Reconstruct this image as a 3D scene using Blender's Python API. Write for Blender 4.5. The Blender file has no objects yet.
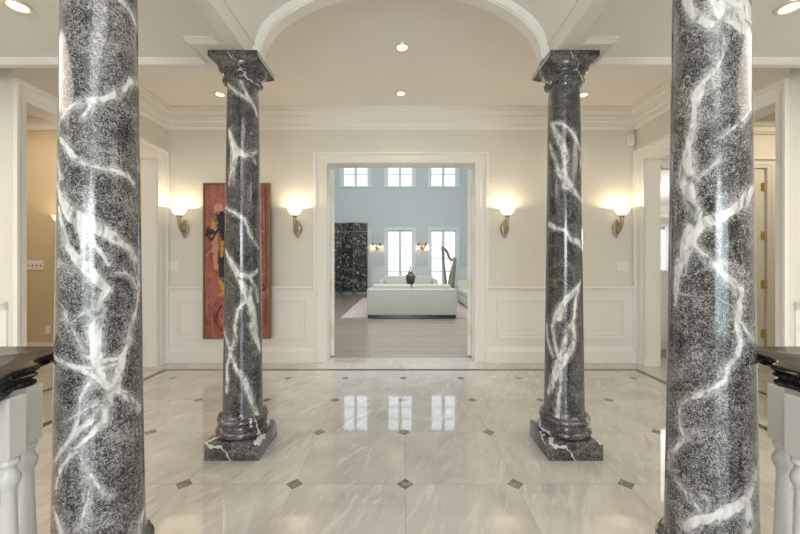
import bpy, bmesh, math, random
import numpy as np
from mathutils import Vector, Matrix

# ------------------------------------------------------------------ camera, world, lights, exposure
S = bpy.context.scene
COL = S.collection
cam_d = bpy.data.cameras.new('camera')
cam_d.sensor_width = 36.0
cam_d.lens = 16.2
cam_d.shift_x = -0.00125
cam_d.shift_y = -0.005
cam_d.clip_start = 0.02
cam_d.clip_end = 200
cam = bpy.data.objects.new('camera', cam_d)
cam.location = (0, 0, 1.2)
cam.rotation_euler = (math.radians(90), 0, 0)
COL.objects.link(cam)
S.camera = cam
S.view_settings.view_transform = 'Standard'
S.view_settings.look = 'None'
S.view_settings.gamma = 1
S.view_settings.use_curve_mapping = False
S.view_settings.exposure = 0.25
S.cycles.use_denoising = True
S.cycles.max_bounces = 10
S.cycles.diffuse_bounces = 6
S.cycles.glossy_bounces = 5
S.cycles.sample_clamp_indirect = 6.0
S.cycles.caustics_reflective = False
S.cycles.caustics_refractive = False

W = bpy.data.worlds.new('sky')
S.world = W
W.use_nodes = True
wn = W.node_tree
wn.nodes.clear()
w_out = wn.nodes.new('ShaderNodeOutputWorld')
w_bg = wn.nodes.new('ShaderNodeBackground')
w_tc = wn.nodes.new('ShaderNodeTexCoord')
w_sep = wn.nodes.new('ShaderNodeSeparateXYZ')
w_rmp = wn.nodes.new('ShaderNodeValToRGB')
wn.links.new(w_tc.outputs['Generated'], w_sep.inputs[0])
wn.links.new(w_sep.outputs[2], w_rmp.inputs[0])
w_rmp.color_ramp.elements[0].position = 0.0
w_rmp.color_ramp.elements[0].color = (0.62, 0.74, 0.74, 1)
w_rmp.color_ramp.elements[1].position = 0.12
w_rmp.color_ramp.elements[1].color = (0.78, 0.89, 1.0, 1)
wn.links.new(w_rmp.outputs[0], w_bg.inputs[0])
w_str = wn.nodes.new('ShaderNodeMapRange')   # the sky is brightest behind the camera, on the sun's side
w_str.inputs[1].default_value = 0.5
w_str.inputs[2].default_value = -0.5
w_str.inputs[3].default_value = 1.9
w_str.inputs[4].default_value = 8.0
wn.links.new(w_sep.outputs[1], w_str.inputs[0])
wn.links.new(w_str.outputs[0], w_bg.inputs[1])
wn.links.new(w_bg.outputs[0], w_out.inputs[0])


def area(name, loc, rot, sx, sy, power, color, portal=False):
    l = bpy.data.lights.new(name, 'AREA')
    l.shape = 'RECTANGLE'
    l.size = sx
    l.size_y = sy
    l.energy = power
    l.color = color
    if portal:
        l.cycles.is_portal = True
    o = bpy.data.objects.new(name, l)
    o.location = loc
    o.rotation_euler = rot
    COL.objects.link(o)
    return o


R90 = math.radians(90)
WARM = (1.0, 0.89, 0.76)
NEUT = (1.0, 0.97, 0.93)
COOL = (0.88, 0.94, 1.0)
# daylight enters through the real window openings; portals only guide the sampling
area('portal_front', (0, -4.45, 1.285), (R90, 0, 0), 3.7, 2.27, 1, (1, 1, 1), True)
area('portal_living_low', (0, 15.38, 1.41), (-R90, 0, 0), 5.2, 2.4, 1, (1, 1, 1), True)
area('portal_living_high', (0, 15.38, 5.26), (-R90, 0, 0), 5.2, 1.6, 1, (1, 1, 1), True)
# added fill lights without fixtures, to brighten the rooms
area('hall_fill', (0, -0.9, 2.9), (0, 0, 0), 1.0, 2.6, 26, NEUT)  # added soft fill under the vault, behind the camera
area('gallery_fill', (0, 3.3, 2.98), (0, 0, 0), 4.2, 1.2, 7, WARM)  # added soft panel below the gallery ceiling, besides the recessed lights
area('wing_fill', (-2.9, 0.6, 2.47), (0, 0, 0), 1.4, 2.2, 34, WARM)  # added panel, lifts the low ceiling by bounce off the floor
area('wing_fill', (2.9, 0.6, 2.47), (0, 0, 0), 1.4, 2.2, 34, WARM)  # same added panel for the right wing
def soft_point(name, loc, r, power, color):
    l = bpy.data.lights.new(name, 'POINT')
    l.energy = power
    l.color = color
    l.shadow_soft_size = r
    o = bpy.data.objects.new(name, l)
    o.location = loc
    COL.objects.link(o)


soft_point('hall_point_fill', (0, -2.6, 1.75), 0.55, 85, NEUT)  # added fill behind the camera for vault and low ceiling, no pendant there
soft_point('back_room_point_fill', (7.0, 8.2, 1.9), 0.3, 160, (1.0, 0.98, 0.95))  # added fill to whiten the back room ceiling, no pendant there
area('side_room_fill', (-4.6, 3.9, 3.2), (0, 0, 0), 1.6, 1.2, 30, WARM)  # added fill for the left side room, no fixture built
area('side_room_fill', (4.6, 3.6, 2.9), (0, 0, 0), 1.6, 1.0, 15, (1.0, 0.86, 0.62))  # likewise added on the right, tinted warmer
area('back_room_fill', (6.0, 8.0, 2.9), (0, 0, 0), 3.0, 4.0, 60, (1.0, 0.97, 0.92))  # added soft panel that brightens the back room from above
area('living_fill', (0, 6.9, 6.4), (math.radians(25), 0, 0), 4.4, 3.6, 480, (1.0, 0.98, 0.96))  # added panel brightening the living room, placed clear of floor reflections


rnd = random.Random(7)


# ------------------------------------------------------------------ materials
def new_mat(name):
    m = bpy.data.materials.new(name)
    m.use_nodes = True
    nt = m.node_tree
    return m, nt, nt.nodes['Principled BSDF']


class N:
    """small helper that writes shader nodes"""

    def __init__(self, nt):
        self.nt = nt

    def _in(self, sock, v):
        if v is None:
            return
        if hasattr(v, 'bl_idname') and hasattr(v, 'is_output'):
            self.nt.links.new(v, sock)
        else:
            sock.default_value = v

    def math(self, op, a, b=None, c=None, clamp=False):
        n = self.nt.nodes.new('ShaderNodeMath')
        n.operation = op
        n.use_clamp = clamp
        for i, v in enumerate((a, b, c)):
            self._in(n.inputs[i], v)
        return n.outputs[0]

    def mix(self, f, a, b, mode='MIX'):
        n = self.nt.nodes.new('ShaderNodeMix')
        n.data_type = 'RGBA'
        n.blend_type = mode
        self._in(n.inputs[0], f)
        self._in(n.inputs[6], a)
        self._in(n.inputs[7], b)
        return n.outputs[2]

    def coord(self, kind='Object'):
        return self.nt.nodes.new('ShaderNodeTexCoord').outputs[kind]

    def mapping(self, v, loc=(0, 0, 0), rot=(0, 0, 0), scale=(1, 1, 1)):
        n = self.nt.nodes.new('ShaderNodeMapping')
        self.nt.links.new(v, n.inputs[0])
        n.inputs[1].default_value = loc
        n.inputs[2].default_value = rot
        n.inputs[3].default_value = scale
        return n.outputs[0]

    def noise(self, v, scale, detail=3, rough=0.5, dist=0.0, out=0):
        n = self.nt.nodes.new('ShaderNodeTexNoise')
        self.nt.links.new(v, n.inputs['Vector'])
        n.inputs['Scale'].default_value = scale
        n.inputs['Detail'].default_value = detail
        n.inputs['Roughness'].default_value = rough
        n.inputs['Distortion'].default_value = dist
        return n.outputs[out]

    def vor(self, v, scale, feature='F1', out=0):
        n = self.nt.nodes.new('ShaderNodeTexVoronoi')
        n.feature = feature
        self.nt.links.new(v, n.inputs['Vector'])
        n.inputs['Scale'].default_value = scale
        return n.outputs[out]

    def ramp(self, f, stops):
        n = self.nt.nodes.new('ShaderNodeValToRGB')
        self.nt.links.new(f, n.inputs[0])
        cr = n.color_ramp
        while len(cr.elements) < len(stops):
            cr.elements.new(0.5)
        for e, (p, c) in zip(cr.elements, stops):
            e.position = p
            e.color = (c[0], c[1], c[2], 1) if isinstance(c, (tuple, list)) else (c, c, c, 1)
        return n.outputs[0]

    def mrange(self, v, a, b, c=0.0, d=1.0, smooth=False):
        n = self.nt.nodes.new('ShaderNodeMapRange')
        if smooth:
            n.interpolation_type = 'SMOOTHSTEP'
        self._in(n.inputs[0], v)
        for i, x in enumerate((a, b, c, d)):
            n.inputs[i + 1].default_value = x
        return n.outputs[0]

    def sep(self, v):
        n = self.nt.nodes.new('ShaderNodeSeparateXYZ')
        self.nt.links.new(v, n.inputs[0])
        return n.outputs

    def comb(self, x, y, z):
        n = self.nt.nodes.new('ShaderNodeCombineXYZ')
        for i, v in enumerate((x, y, z)):
            self._in(n.inputs[i], v)
        return n.outputs[0]

    def vadd(self, a, b):
        n = self.nt.nodes.new('ShaderNodeVectorMath')
        n.operation = 'ADD'
        self._in(n.inputs[0], a)
        self._in(n.inputs[1], b)
        return n.outputs[0]

    def attr(self, name):
        n = self.nt.nodes.new('ShaderNodeAttribute')
        n.attribute_name = name
        return n.outputs

    def bump(self, h, strength, dist, bsdf):
        n = self.nt.nodes.new('ShaderNodeBump')
        n.inputs['Strength'].default_value = strength
        n.inputs['Distance'].default_value = dist
        self.nt.links.new(h, n.inputs['Height'])
        self.nt.links.new(n.outputs[0], bsdf.inputs['Normal'])


def paint(name, c, rough=0.5, var=0.03, metal=0.0, scale=6.0, bump=0.0, spec=0.5):
    m, nt, b = new_mat(name)
    n = N(nt)
    f = n.noise(n.coord(), scale, 4)
    col = n.mix(f, (c[0] * (1 - var), c[1] * (1 - var), c[2] * (1 - var), 1),
                (min(1, c[0] * (1 + var)), min(1, c[1] * (1 + var)), min(1, c[2] * (1 + var)), 1))
    nt.links.new(col, b.inputs['Base Color'])
    b.inputs['Roughness'].default_value = rough
    b.inputs['Metallic'].default_value = metal
    b.inputs['Specular IOR Level'].default_value = spec
    if bump:
        n.bump(n.noise(n.coord(), scale * 25, 3), bump, 0.002, b)
    return m


M = {}
M['wall'] = paint('warm_cream_wall_paint', (0.70, 0.67, 0.61), 0.6)
M['white'] = paint('cream_trim_paint', (0.79, 0.773, 0.735), 0.35, 0.01)
M['ceil'] = paint('ceiling_paint', (0.80, 0.775, 0.735), 0.6)
M['tan'] = paint('tan_wall_paint', (0.60, 0.49, 0.32), 0.6)
M['blue'] = paint('pale_blue_wall_paint', (0.60, 0.675, 0.695), 0.6)
M['coolwhite'] = paint('cool_white_trim_paint', (0.78, 0.82, 0.83), 0.4, 0.01)
M['grey'] = paint('sage_grey_paint', (0.45, 0.46, 0.40), 0.6)
M['bal'] = paint('white_satin_paint', (0.50, 0.50, 0.49), 0.3, 0.01)
M['plastic'] = paint('ivory_plastic', (0.80, 0.77, 0.70), 0.35, 0.01)
M['slot'] = paint('dark_slot_plastic', (0.16, 0.14, 0.11), 0.5)
M['brass'] = paint('aged_brass', (0.42, 0.36, 0.24), 0.36, 0.5, 0.85, 60)
M['gold'] = paint('polished_brass', (0.85, 0.66, 0.30), 0.2, 0.05, 0.9, 20)
M['palebrass'] = paint('pale_brass', (0.80, 0.76, 0.55), 0.3, 0.05, 0.5, 20)
M['sofa'] = paint('pale_linen', (0.44, 0.445, 0.41), 0.85, 0.05, 0, 12, 0.3)
M['sofa2'] = paint('sage_linen', (0.52, 0.54, 0.48), 0.85, 0.05, 0, 12, 0.3)
M['black'] = paint('black_lacquer', (0.02, 0.022, 0.026), 0.2)
M['glasstop'] = paint('dark_table_top', (0.10, 0.09, 0.08), 0.15)
M['harp'] = paint('aged_gilt_wood', (0.30, 0.27, 0.18), 0.35, 0.15, 0.2, 10)
M['string'] = paint('harp_string', (0.60, 0.58, 0.52), 0.4)
M['curtain'] = paint('white_curtain_cloth', (0.80, 0.82, 0.84), 0.8)


def marble_dark(name, use_attr, light=0.30, streak=False):
    m, nt, b = new_mat(name)
    n = N(nt)
    co = n.coord()
    curl = n.noise(co, 98, 3, 0.65, 2.4)
    fine = n.noise(co, 330, 2, 0.6, 0.6)
    big = n.noise(co, 9, 3, 0.6, 0.3)
    g = n.math('ADD', n.math('MULTIPLY', curl, 0.60), n.math('MULTIPLY', fine, 0.40))
    fil = n.math('ABSOLUTE', n.math('SUBTRACT', n.noise(co, 46, 4, 0.7, 1.8), 0.5))
    fil = n.mrange(fil, 0.0, 0.045, 0.16, -0.03)
    g = n.math('ADD', n.math('ADD', g, fil), -0.045)
    g = n.math('ADD', g, n.math('MULTIPLY', n.math('SUBTRACT', big, 0.5), 0.40))
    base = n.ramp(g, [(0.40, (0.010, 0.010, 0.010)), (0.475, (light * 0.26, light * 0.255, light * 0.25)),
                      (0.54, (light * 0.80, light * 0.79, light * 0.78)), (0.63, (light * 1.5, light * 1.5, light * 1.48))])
    if use_attr:
        sd = n.attr('vein')[2]
        w1 = n.math('MULTIPLY', n.math('SUBTRACT', n.noise(co, 20, 3, 0.6, 0.8), 0.5), 0.022)
        w2 = n.math('MULTIPLY', n.math('SUBTRACT', n.noise(co, 120, 3, 0.6), 0.5), 0.006)
        d = n.math('ADD', n.math('ADD', sd, w1), w2)
        wisp = n.noise(n.mapping(co, rot=(0.2, 0.5, 0.1), scale=(1, 1, 0.6)), 55, 4, 0.7, 1.6)
        d = n.math('ADD', d, n.math('MULTIPLY', n.math('SUBTRACT', wisp, 0.5), 0.012))
        core = n.mrange(d, 0.0026, -0.0026, 0, 1, True)
        halo = n.mrange(d, 0.024, 0.0, 0, 1, True)
        inner = n.noise(n.mapping(co, scale=(1, 1, 0.5)), 30, 4, 0.6, 0.9)
        vcol = n.ramp(inner, [(0.33, (0.14, 0.145, 0.145)), (0.43, (0.40, 0.40, 0.39)), (0.50, (0.55, 0.55, 0.54)), (0.64, (0.70, 0.70, 0.68))])
        base = n.mix(n.math('MULTIPLY', n.math('MULTIPLY', halo, n.mrange(wisp, 0.42, 0.58, 0.05, 1.0)), 0.75), base, (0.45, 0.45, 0.45, 1))
        base = n.mix(core, base, vcol)
        # hair-thin secondary veins
        hv = n.math('ABSOLUTE', n.math('SUBTRACT', n.noise(n.mapping(co, rot=(0.5, 0.3, 0.2), scale=(1, 1, 0.7)), 6, 3, 0.55, 0.8), 0.5))
        hm = n.math('MULTIPLY', n.mrange(hv, 0.008, 0.002, 0, 0.45, True), n.mrange(n.noise(co, 4.2, 2), 0.5, 0.6, 0, 1))
        base = n.mix(hm, base, (0.5, 0.5, 0.49, 1))
    else:
        q = n.sep(n.mapping(co, rot=(0.5, 0.75, 0.3)))[0]
        ph = n.math('ADD', n.math('MULTIPLY', q, 4.6), n.math('MULTIPLY', n.noise(co, 6, 3, 0.6), 1.1))
        rid = n.math('ABSOLUTE', n.math('SUBTRACT', n.math('FRACT', ph), 0.5))
        q2 = n.sep(n.mapping(co, rot=(1.1, -0.6, 0.9)))[0]
        ph2 = n.math('ADD', n.math('MULTIPLY', q2, 3.3), n.math('MULTIPLY', n.noise(co, 8, 3, 0.6), 1.0))
        rid2 = n.math('ABSOLUTE', n.math('SUBTRACT', n.math('FRACT', ph2), 0.5))
        thick = n.mrange(n.noise(co, 12, 2), 0.3, 0.7, 0.005, 0.06)
        wv = n.math('MAXIMUM', n.math('LESS_THAN', rid, thick), n.math('LESS_THAN', rid2, n.math('MULTIPLY', thick, 0.6)))
        wv = n.math('MULTIPLY', wv, 0.9)
        base = n.mix(wv, base, (0.58, 0.58, 0.56, 1))
    if streak:
        s = n.noise(n.mapping(co, rot=(0, 0, 0.4), scale=(3.4, 0.6, 6)), 8, 5, 0.62, 2.4)
        f = n.mrange(s, 0.60, 0.68, 0, 0.8, True)
        base = n.mix(f, n.ramp(g, [(0.4, 0.006), (0.55, 0.03), (0.7, 0.12)]), (0.42, 0.34, 0.25, 1))
    nt.links.new(base, b.inputs['Base Color'])
    b.inputs['Roughness'].default_value = 0.17 if streak else 0.16
    b.inputs['Specular IOR Level'].default_value = 0.2 if streak else 0.55
    if streak:
        b.inputs['IOR'].default_value = 1.3
    b.inputs['Coat Weight'].default_value = 0.0 if streak else 0.35
    b.inputs['Coat Roughness'].default_value = 0.06
    return m


M['shaft'] = marble_dark('black_marble_with_white_veins', True, 0.25)
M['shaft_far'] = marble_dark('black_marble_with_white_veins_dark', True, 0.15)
M['block'] = marble_dark('black_marble_block', False, 0.17)
M['rail'] = marble_dark('polished_black_marble_rail', False, 0.2, True)


def marble_floor():
    m, nt, b = new_mat('cream_marble_tiles')
    n = N(nt)
    co = n.coord()
    x, y, z = n.sep(co)
    T = 0.6
    ux = n.math('ADD', n.math('DIVIDE', n.math('SUBTRACT', x, 0.022), T), 0.5)
    uy = n.math('ADD', n.math('DIVIDE', n.math('SUBTRACT', y, 1.955), T), 0.5)
    du = n.math('MULTIPLY', n.math('ABSOLUTE', n.math('SUBTRACT', n.math('FRACT', ux), 0.5)), T)
    dv = n.math('MULTIPLY', n.math('ABSOLUTE', n.math('SUBTRACT', n.math('FRACT', uy), 0.5)), T)
    cx_ = n.math('FLOOR', n.math('ADD', ux, 0.5))
    cy_ = n.math('FLOOR', n.math('ADD', uy, 0.5))
    wn_ = nt.nodes.new('ShaderNodeTexWhiteNoise')
    wn_.noise_dimensions = '3D'
    nt.links.new(n.comb(cx_, cy_, 0.0), wn_.inputs['Vector'])
    tone = wn_.outputs[0]
    off = n.mapping(wn_.outputs[1], scale=(7, 7, 7))
    cv = n.vadd(n.mapping(n.mapping(co, rot=(0, 0, 0.40)), scale=(4.6, 0.9, 1)), off)
    v1 = n.noise(cv, 3.2, 6, 0.6, 1.3)
    v2 = n.noise(cv, 9, 5, 0.65, 1.0)
    soft = n.noise(n.vadd(co, off), 2.2, 4, 0.55, 0.6)
    base = n.ramp(soft, [(0.30, (0.42, 0.405, 0.38)), (0.5, (0.50, 0.485, 0.455)), (0.72, (0.57, 0.555, 0.525))])
    base = n.mix(n.mrange(v1, 0.55, 0.68, 0, 0.60, True), base, (0.68, 0.66, 0.62, 1))
    base = n.mix(n.mrange(v2, 0.57, 0.70, 0, 0.50, True), base, (0.72, 0.70, 0.66, 1))
    base = n.mix(n.mrange(v1, 0.45, 0.30, 0, 0.35, True), base, (0.33, 0.285, 0.23, 1))
    base = n.mix(n.mrange(tone, 0, 1, 0.0, 0.12), base, (0.34, 0.30, 0.25, 1))
    line = n.math('LESS_THAN', n.math('MINIMUM', du, dv), 0.0016)
    base = n.mix(n.math('MULTIPLY', line, 0.6), base, (0.24, 0.21, 0.18, 1))
    s = n.math('ADD', du, dv)
    ax = n.math('ABSOLUTE', x)
    inside = n.math('MULTIPLY', n.math('LESS_THAN', ax, 2.56), n.math('LESS_THAN', y, 4.0))
    dia = n.math('MULTIPLY', n.math('LESS_THAN', s, 0.045), inside)
    dcol = n.ramp(n.noise(n.mapping(co, rot=(0, 0, 0.6), scale=(4, 16, 1)), 7, 4, 0.6, 0.8),
                  [(0.36, (0.06, 0.055, 0.045)), (0.55, (0.20, 0.185, 0.155)), (0.7, (0.36, 0.34, 0.30))])
    base = n.mix(dia, base, dcol)
    edge = n.math('MULTIPLY', n.math('LESS_THAN', n.math('ABSOLUTE', n.math('SUBTRACT', s, 0.045)), 0.0018), inside)
    base = n.mix(edge, base, (0.10, 0.09, 0.07, 1))

    def band(v, c, w):
        return n.math('LESS_THAN', n.math('ABSOLUTE', n.math('SUBTRACT', v, c)), w)
    side = n.math('MULTIPLY', band(ax, 2.645, 0.033), n.math('LESS_THAN', y, 4.076))
    front = n.math('MULTIPLY', band(y, 4.045, 0.033), n.math('LESS_THAN', ax, 2.678))
    side2 = n.math('MULTIPLY', band(ax, 3.34, 0.026), n.math('GREATER_THAN', y, 2.9))
    st = n.math('MAXIMUM', n.math('MAXIMUM', side, front), side2)
    base = n.mix(st, base, n.mix(n.noise(co, 30, 4), (0.022, 0.018, 0.014, 1), (0.085, 0.068, 0.05, 1)))
    nt.links.new(base, b.inputs['Base Color'])
    b.inputs['Roughness'].default_value = 0.035
    b.inputs['Specular IOR Level'].default_value = 0.5
    b.inputs['IOR'].default_value = 2.05
    n.bump(n.noise(co, 3.0, 2), 0.02, 0.003, b)
    return m


M['floor'] = marble_floor()


def wood_floor():
    m, nt, b = new_mat('grey_brown_hardwood')
    n = N(nt)
    co = n.coord()
    x, y, z = n.sep(co)
    row = n.math('FLOOR', n.math('DIVIDE', y, 0.11))
    wn_ = nt.nodes.new('ShaderNodeTexWhiteNoise')
    wn_.noise_dimensions = '1D'
    nt.links.new(row, wn_.inputs['W'])
    xx = n.math('FLOOR', n.math('DIVIDE', n.math('ADD', x, n.math('MULTIPLY', wn_.outputs[0], 3.0)), 1.3))
    wn2 = nt.nodes.new('ShaderNodeTexWhiteNoise')
    wn2.noise_dimensions = '2D'
    nt.links.new(n.comb(xx, row, 0.0), wn2.inputs['Vector'])
    g = n.noise(n.mapping(co, scale=(1.2, 14, 1)), 6, 5, 0.6, 0.8)
    base = n.mix(g, (0.24, 0.20, 0.165, 1), (0.40, 0.35, 0.305, 1))
    base = n.mix(n.math('MULTIPLY', wn2.outputs[0], 0.5), base, (0.24, 0.20, 0.165, 1))
    nt.links.new(base, b.inputs['Base Color'])
    r = n.mrange(g, 0.3, 0.7, 0.08, 0.22)
    nt.links.new(r, b.inputs['Roughness'])
    b.inputs['Specular IOR Level'].default_value = 0.6
    n.bump(n.noise(n.mapping(co, scale=(1, 5, 1)), 4, 3), 0.15, 0.01, b)
    return m


M['wood'] = wood_floor()


def rug_mat():
    m, nt, b = new_mat('faded_pink_rug')
    n = N(nt)
    co = n.coord()
    v = n.vor(co, 6)
    f = n.noise(co, 9, 5, 0.7, 1.0)
    base = n.ramp(f, [(0.38, (0.32, 0.26, 0.25)), (0.48, (0.56, 0.51, 0.48)), (0.56, (0.34, 0.32, 0.33)), (0.68, (0.60, 0.56, 0.52))])
    base = n.mix(n.mrange(v, 0.1, 0.5, 0.0, 0.4), base, (0.50, 0.34, 0.30, 1))
    nt.links.new(base, b.inputs['Base Color'])
    b.inputs['Roughness'].default_value = 0.9
    return m


M['rug'] = rug_mat()


def screen_mat():
    m, nt, b = new_mat('painted_black_lacquer_panels')
    n = N(nt)
    co = n.coord()
    x, y, z = n.sep(co)
    d = n.vadd(co, n.mapping(n.noise(co, 5, 3, 0.6, out=1), scale=(0.25, 0.25, 0.25)))
    vp = n.vor(d, 11)
    f = n.noise(d, 6.5, 5, 0.7, 1.4)
    mask = n.math('MULTIPLY', n.mrange(f, 0.50, 0.56, 0, 1), n.mrange(vp, 0.6, 0.35, 0, 0.8))
    cc = n.ramp(n.noise(co, 7, 2), [(0.36, (0.42, 0.36, 0.24)), (0.47, (0.62, 0.58, 0.48)), (0.56, (0.30, 0.16, 0.12)),
                                    (0.64, (0.20, 0.42, 0.36)), (0.72, (0.6, 0.56, 0.45))])
    base = n.mix(mask, (0.018, 0.022, 0.022, 1), cc)
    # thin border lines near the top and foot of each leaf
    l1 = n.math('LESS_THAN', n.math('ABSOLUTE', n.math('SUBTRACT', z, 2.45)), 0.012)
    l2 = n.math('LESS_THAN', n.math('ABSOLUTE', n.math('SUBTRACT', z, 0.42)), 0.012)
    base = n.mix(n.math('MULTIPLY', n.math('MAXIMUM', l1, l2), 0.6), base, (0.40, 0.33, 0.18, 1))
    nt.links.new(base, b.inputs['Base Color'])
    b.inputs['Roughness'].default_value = 0.22
    return m


M['screen'] = screen_mat()


def glow(name, c, strength, base=(0.9, 0.88, 0.82)):
    m, nt, b = new_mat(name)
    n = N(nt)
    f = n.noise(n.coord(), 30, 3)
    b.inputs['Base Color'].default_value = (*base, 1)
    b.inputs['Specular IOR Level'].default_value = 0.3
    nt.links.new(n.mix(f, (c[0], c[1], c[2], 1), (c[0], c[1] * 0.94, c[2] * 0.86, 1)), b.inputs['Emission Color'])
    b.inputs['Emission Strength'].default_value = strength
    b.inputs['Roughness'].default_value = 0.4
    return m


M['shade'] = glow('lit_frosted_glass', (1.0, 0.86, 0.64), 1.0)
M['lens'] = glow('lit_lamp_lens', (1.0, 0.95, 0.82), 3.0)
M['smallshade'] = glow('lit_pleated_shade', (1.0, 0.55, 0.30), 0.06, (0.22, 0.11, 0.08))


def glass_mat():
    m = bpy.data.materials.new('window_glass')
    m.use_nodes = True
    nt = m.node_tree
    nt.nodes.clear()
    n = N(nt)
    o = nt.nodes.new('ShaderNodeOutputMaterial')
    t = nt.nodes.new('ShaderNodeBsdfTransparent')
    g = nt.nodes.new('ShaderNodeBsdfGlossy')
    g.inputs['Roughness'].default_value = 0.03
    mx = nt.nodes.new('ShaderNodeMixShader')
    mx.inputs[0].default_value = 0.06
    nt.links.new(t.outputs[0], mx.inputs[1])
    nt.links.new(g.outputs[0], mx.inputs[2])
    nt.links.new(mx.outputs[0], o.inputs[0])
    return m


M['glass'] = glass_mat()


def attr_mat(name, rough=0.6):
    m, nt, b = new_mat(name)
    n = N(nt)
    c = n.attr('pigment')[0]
    f = n.noise(n.coord(), 45, 5, 0.7, 1.5)
    nt.links.new(n.mix(n.mrange(f, 0.35, 0.7, 0, 0.35), c, n.mix(1.0, c, (0.55, 0.5, 0.5, 1), 'MULTIPLY')), b.inputs['Base Color'])
    b.inputs['Roughness'].default_value = rough
    return m


M['canvas'] = attr_mat('red_painted_canvas')
M['frame'] = paint('dull_gilt_frame', (0.20, 0.15, 0.08), 0.4, 0.1, 0.4)
M['urn'] = paint('dark_glazed_ceramic', (0.07, 0.055, 0.035), 0.2, 0.6, 0, 24)


# ------------------------------------------------------------------ mesh helpers
class MB:
    def __init__(self):
        self.bm = bmesh.new()

    def box(self, x0, x1, y0, y1, z0, z1, mx=None, bev=0.0, seg=2):
        r = bmesh.ops.create_cube(self.bm, size=1)
        vs = r['verts']
        for v in vs:
            v.co = Vector(((x0 + x1) / 2 + v.co.x * (x1 - x0), (y0 + y1) / 2 + v.co.y * (y1 - y0), (z0 + z1) / 2 + v.co.z * (z1 - z0)))
        if bev:
            es = list({e for v in vs for e in v.link_edges})
            rr = bmesh.ops.bevel(self.bm, geom=es, offset=bev, segments=seg, profile=0.6, affect='EDGES')
            vs = list({v for f in rr['faces'] for v in f.verts} | {v for v in vs if v.is_valid})
        if mx is not None:
            for v in vs:
                v.co = mx @ v.co
        return self

    def lathe(self, prof, seg=32, c=(0, 0, 0), mx=None, sx=1.0, sy=1.0, cap=True):
        rings = []
        for r, z in prof:
            ring = []
            for i in range(seg):
                a = 2 * math.pi * i / seg
                co = Vector((c[0] + r * sx * math.cos(a), c[1] + r * sy * math.sin(a), c[2] + z))
                if mx is not None:
                    co = mx @ co
                ring.append(self.bm.verts.new(co))
            rings.append(ring)
        for a, b in zip(rings, rings[1:]):
            for i in range(seg):
                j = (i + 1) % seg
                self.bm.faces.new((a[i], a[j], b[j], b[i]))
        if cap:
            self.bm.faces.new(list(reversed(rings[0])))
            self.bm.faces.new(rings[-1])
        return self

    def tube(self, pts, rad, seg=10, flat=1.0):
        pts = [Vector(p) for p in pts]
        if not isinstance(rad, (list, tuple)):
            rad = [rad] * len(pts)
        rings = []
        up = Vector((0, 0, 1))
        for i, p in enumerate(pts):
            t = (pts[min(i + 1, len(pts) - 1)] - pts[max(i - 1, 0)]).normalized()
            n1 = t.cross(up)
            if n1.length < 0.05:
                n1 = t.cross(Vector((0, 1, 0)))
            n1.normalize()
            n2 = n1.cross(t).normalized()
            rings.append([self.bm.verts.new(p + n1 * rad[i] * math.cos(2 * math.pi * k / seg) + n2 * rad[i] * flat * math.sin(2 * math.pi * k / seg)) for k in range(seg)])
        for a, b in zip(rings, rings[1:]):
            for i in range(seg):
                j = (i + 1) % seg
                self.bm.faces.new((a[i], a[j], b[j], b[i]))
        self.bm.faces.new(list(reversed(rings[0])))
        self.bm.faces.new(rings[-1])
        return self

    def sweep(self, pts, prof):
        """sweep a closed 2-D profile (side, up) along a level path, mitred"""
        pts = [Vector(p) for p in pts]
        rings = []
        for i, p in enumerate(pts):
            a = (p - pts[i - 1]).normalized() if i > 0 else None
            b = (pts[i + 1] - p).normalized() if i < len(pts) - 1 else None
            t = ((a or b) + (b or a)).normalized()
            n1 = Vector((t.y, -t.x, 0))
            k = 1.0
            if a and b:
                k = 1.0 / max(0.4, n1.dot(Vector((a.y, -a.x, 0))))
            rings.append([self.bm.verts.new(p + n1 * s * k + Vector((0, 0, u))) for s, u in prof])
        m = len(prof)
        for a, b in zip(rings, rings[1:]):
            for i in range(m):
                j = (i + 1) % m
                self.bm.faces.new((a[i], a[j], b[j], b[i]))
        self.bm.faces.new(list(reversed(rings[0])))
        self.bm.faces.new(rings[-1])
        return self

    def prism(self, poly, fn, a, b):
        """poly: list of 2-D points, fn(p, t) -> 3-D point"""
        A = [self.bm.verts.new(fn(p, a)) for p in poly]
        B = [self.bm.verts.new(fn(p, b)) for p in poly]
        n = len(poly)
        for i in range(n):
            j = (i + 1) % n
            self.bm.faces.new((A[i], A[j], B[j], B[i]))
        self.bm.faces.new(list(reversed(A)))
        self.bm.faces.new(B)
        return self

    def build(self, name, mat, parent=None, smooth=False, kind=None, loc=None):
        bm = self.bm
        bmesh.ops.recalc_face_normals(bm, faces=bm.faces)
        me = bpy.data.meshes.new(name)
        bm.to_mesh(me)
        bm.free()
        me.materials.append(mat)
        if smooth:
            for p in me.polygons:
                p.use_smooth = True
            try:
                me.set_sharp_from_angle(angle=math.radians(38))
            except Exception:
                pass
        o = bpy.data.objects.new(name, me)
        COL.objects.link(o)
        if parent is not None:
            o.parent = parent
        if kind:
            o['kind'] = kind
        if loc:
            o.location = loc
        return o


def thing(name, label, cat, loc=(0, 0, 0), rz=0.0, group=None):
    o = bpy.data.objects.new(name, None)
    o.empty_display_size = 0.1
    COL.objects.link(o)
    o.location = loc
    o.rotation_euler = (0, 0, rz)
    return tag(o, label, cat, group)


def tag(o, label, cat, group=None):
    o['label'] = label
    o['category'] = cat
    o['kind'] = 'thing'
    if group:
        o['group'] = group
    return o


def copy_tree(o, parent=None):
    c = o.copy()
    COL.objects.link(c)
    c.parent = parent
    for ch in list(o.children):
        copy_tree(ch, c)
    return c


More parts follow.
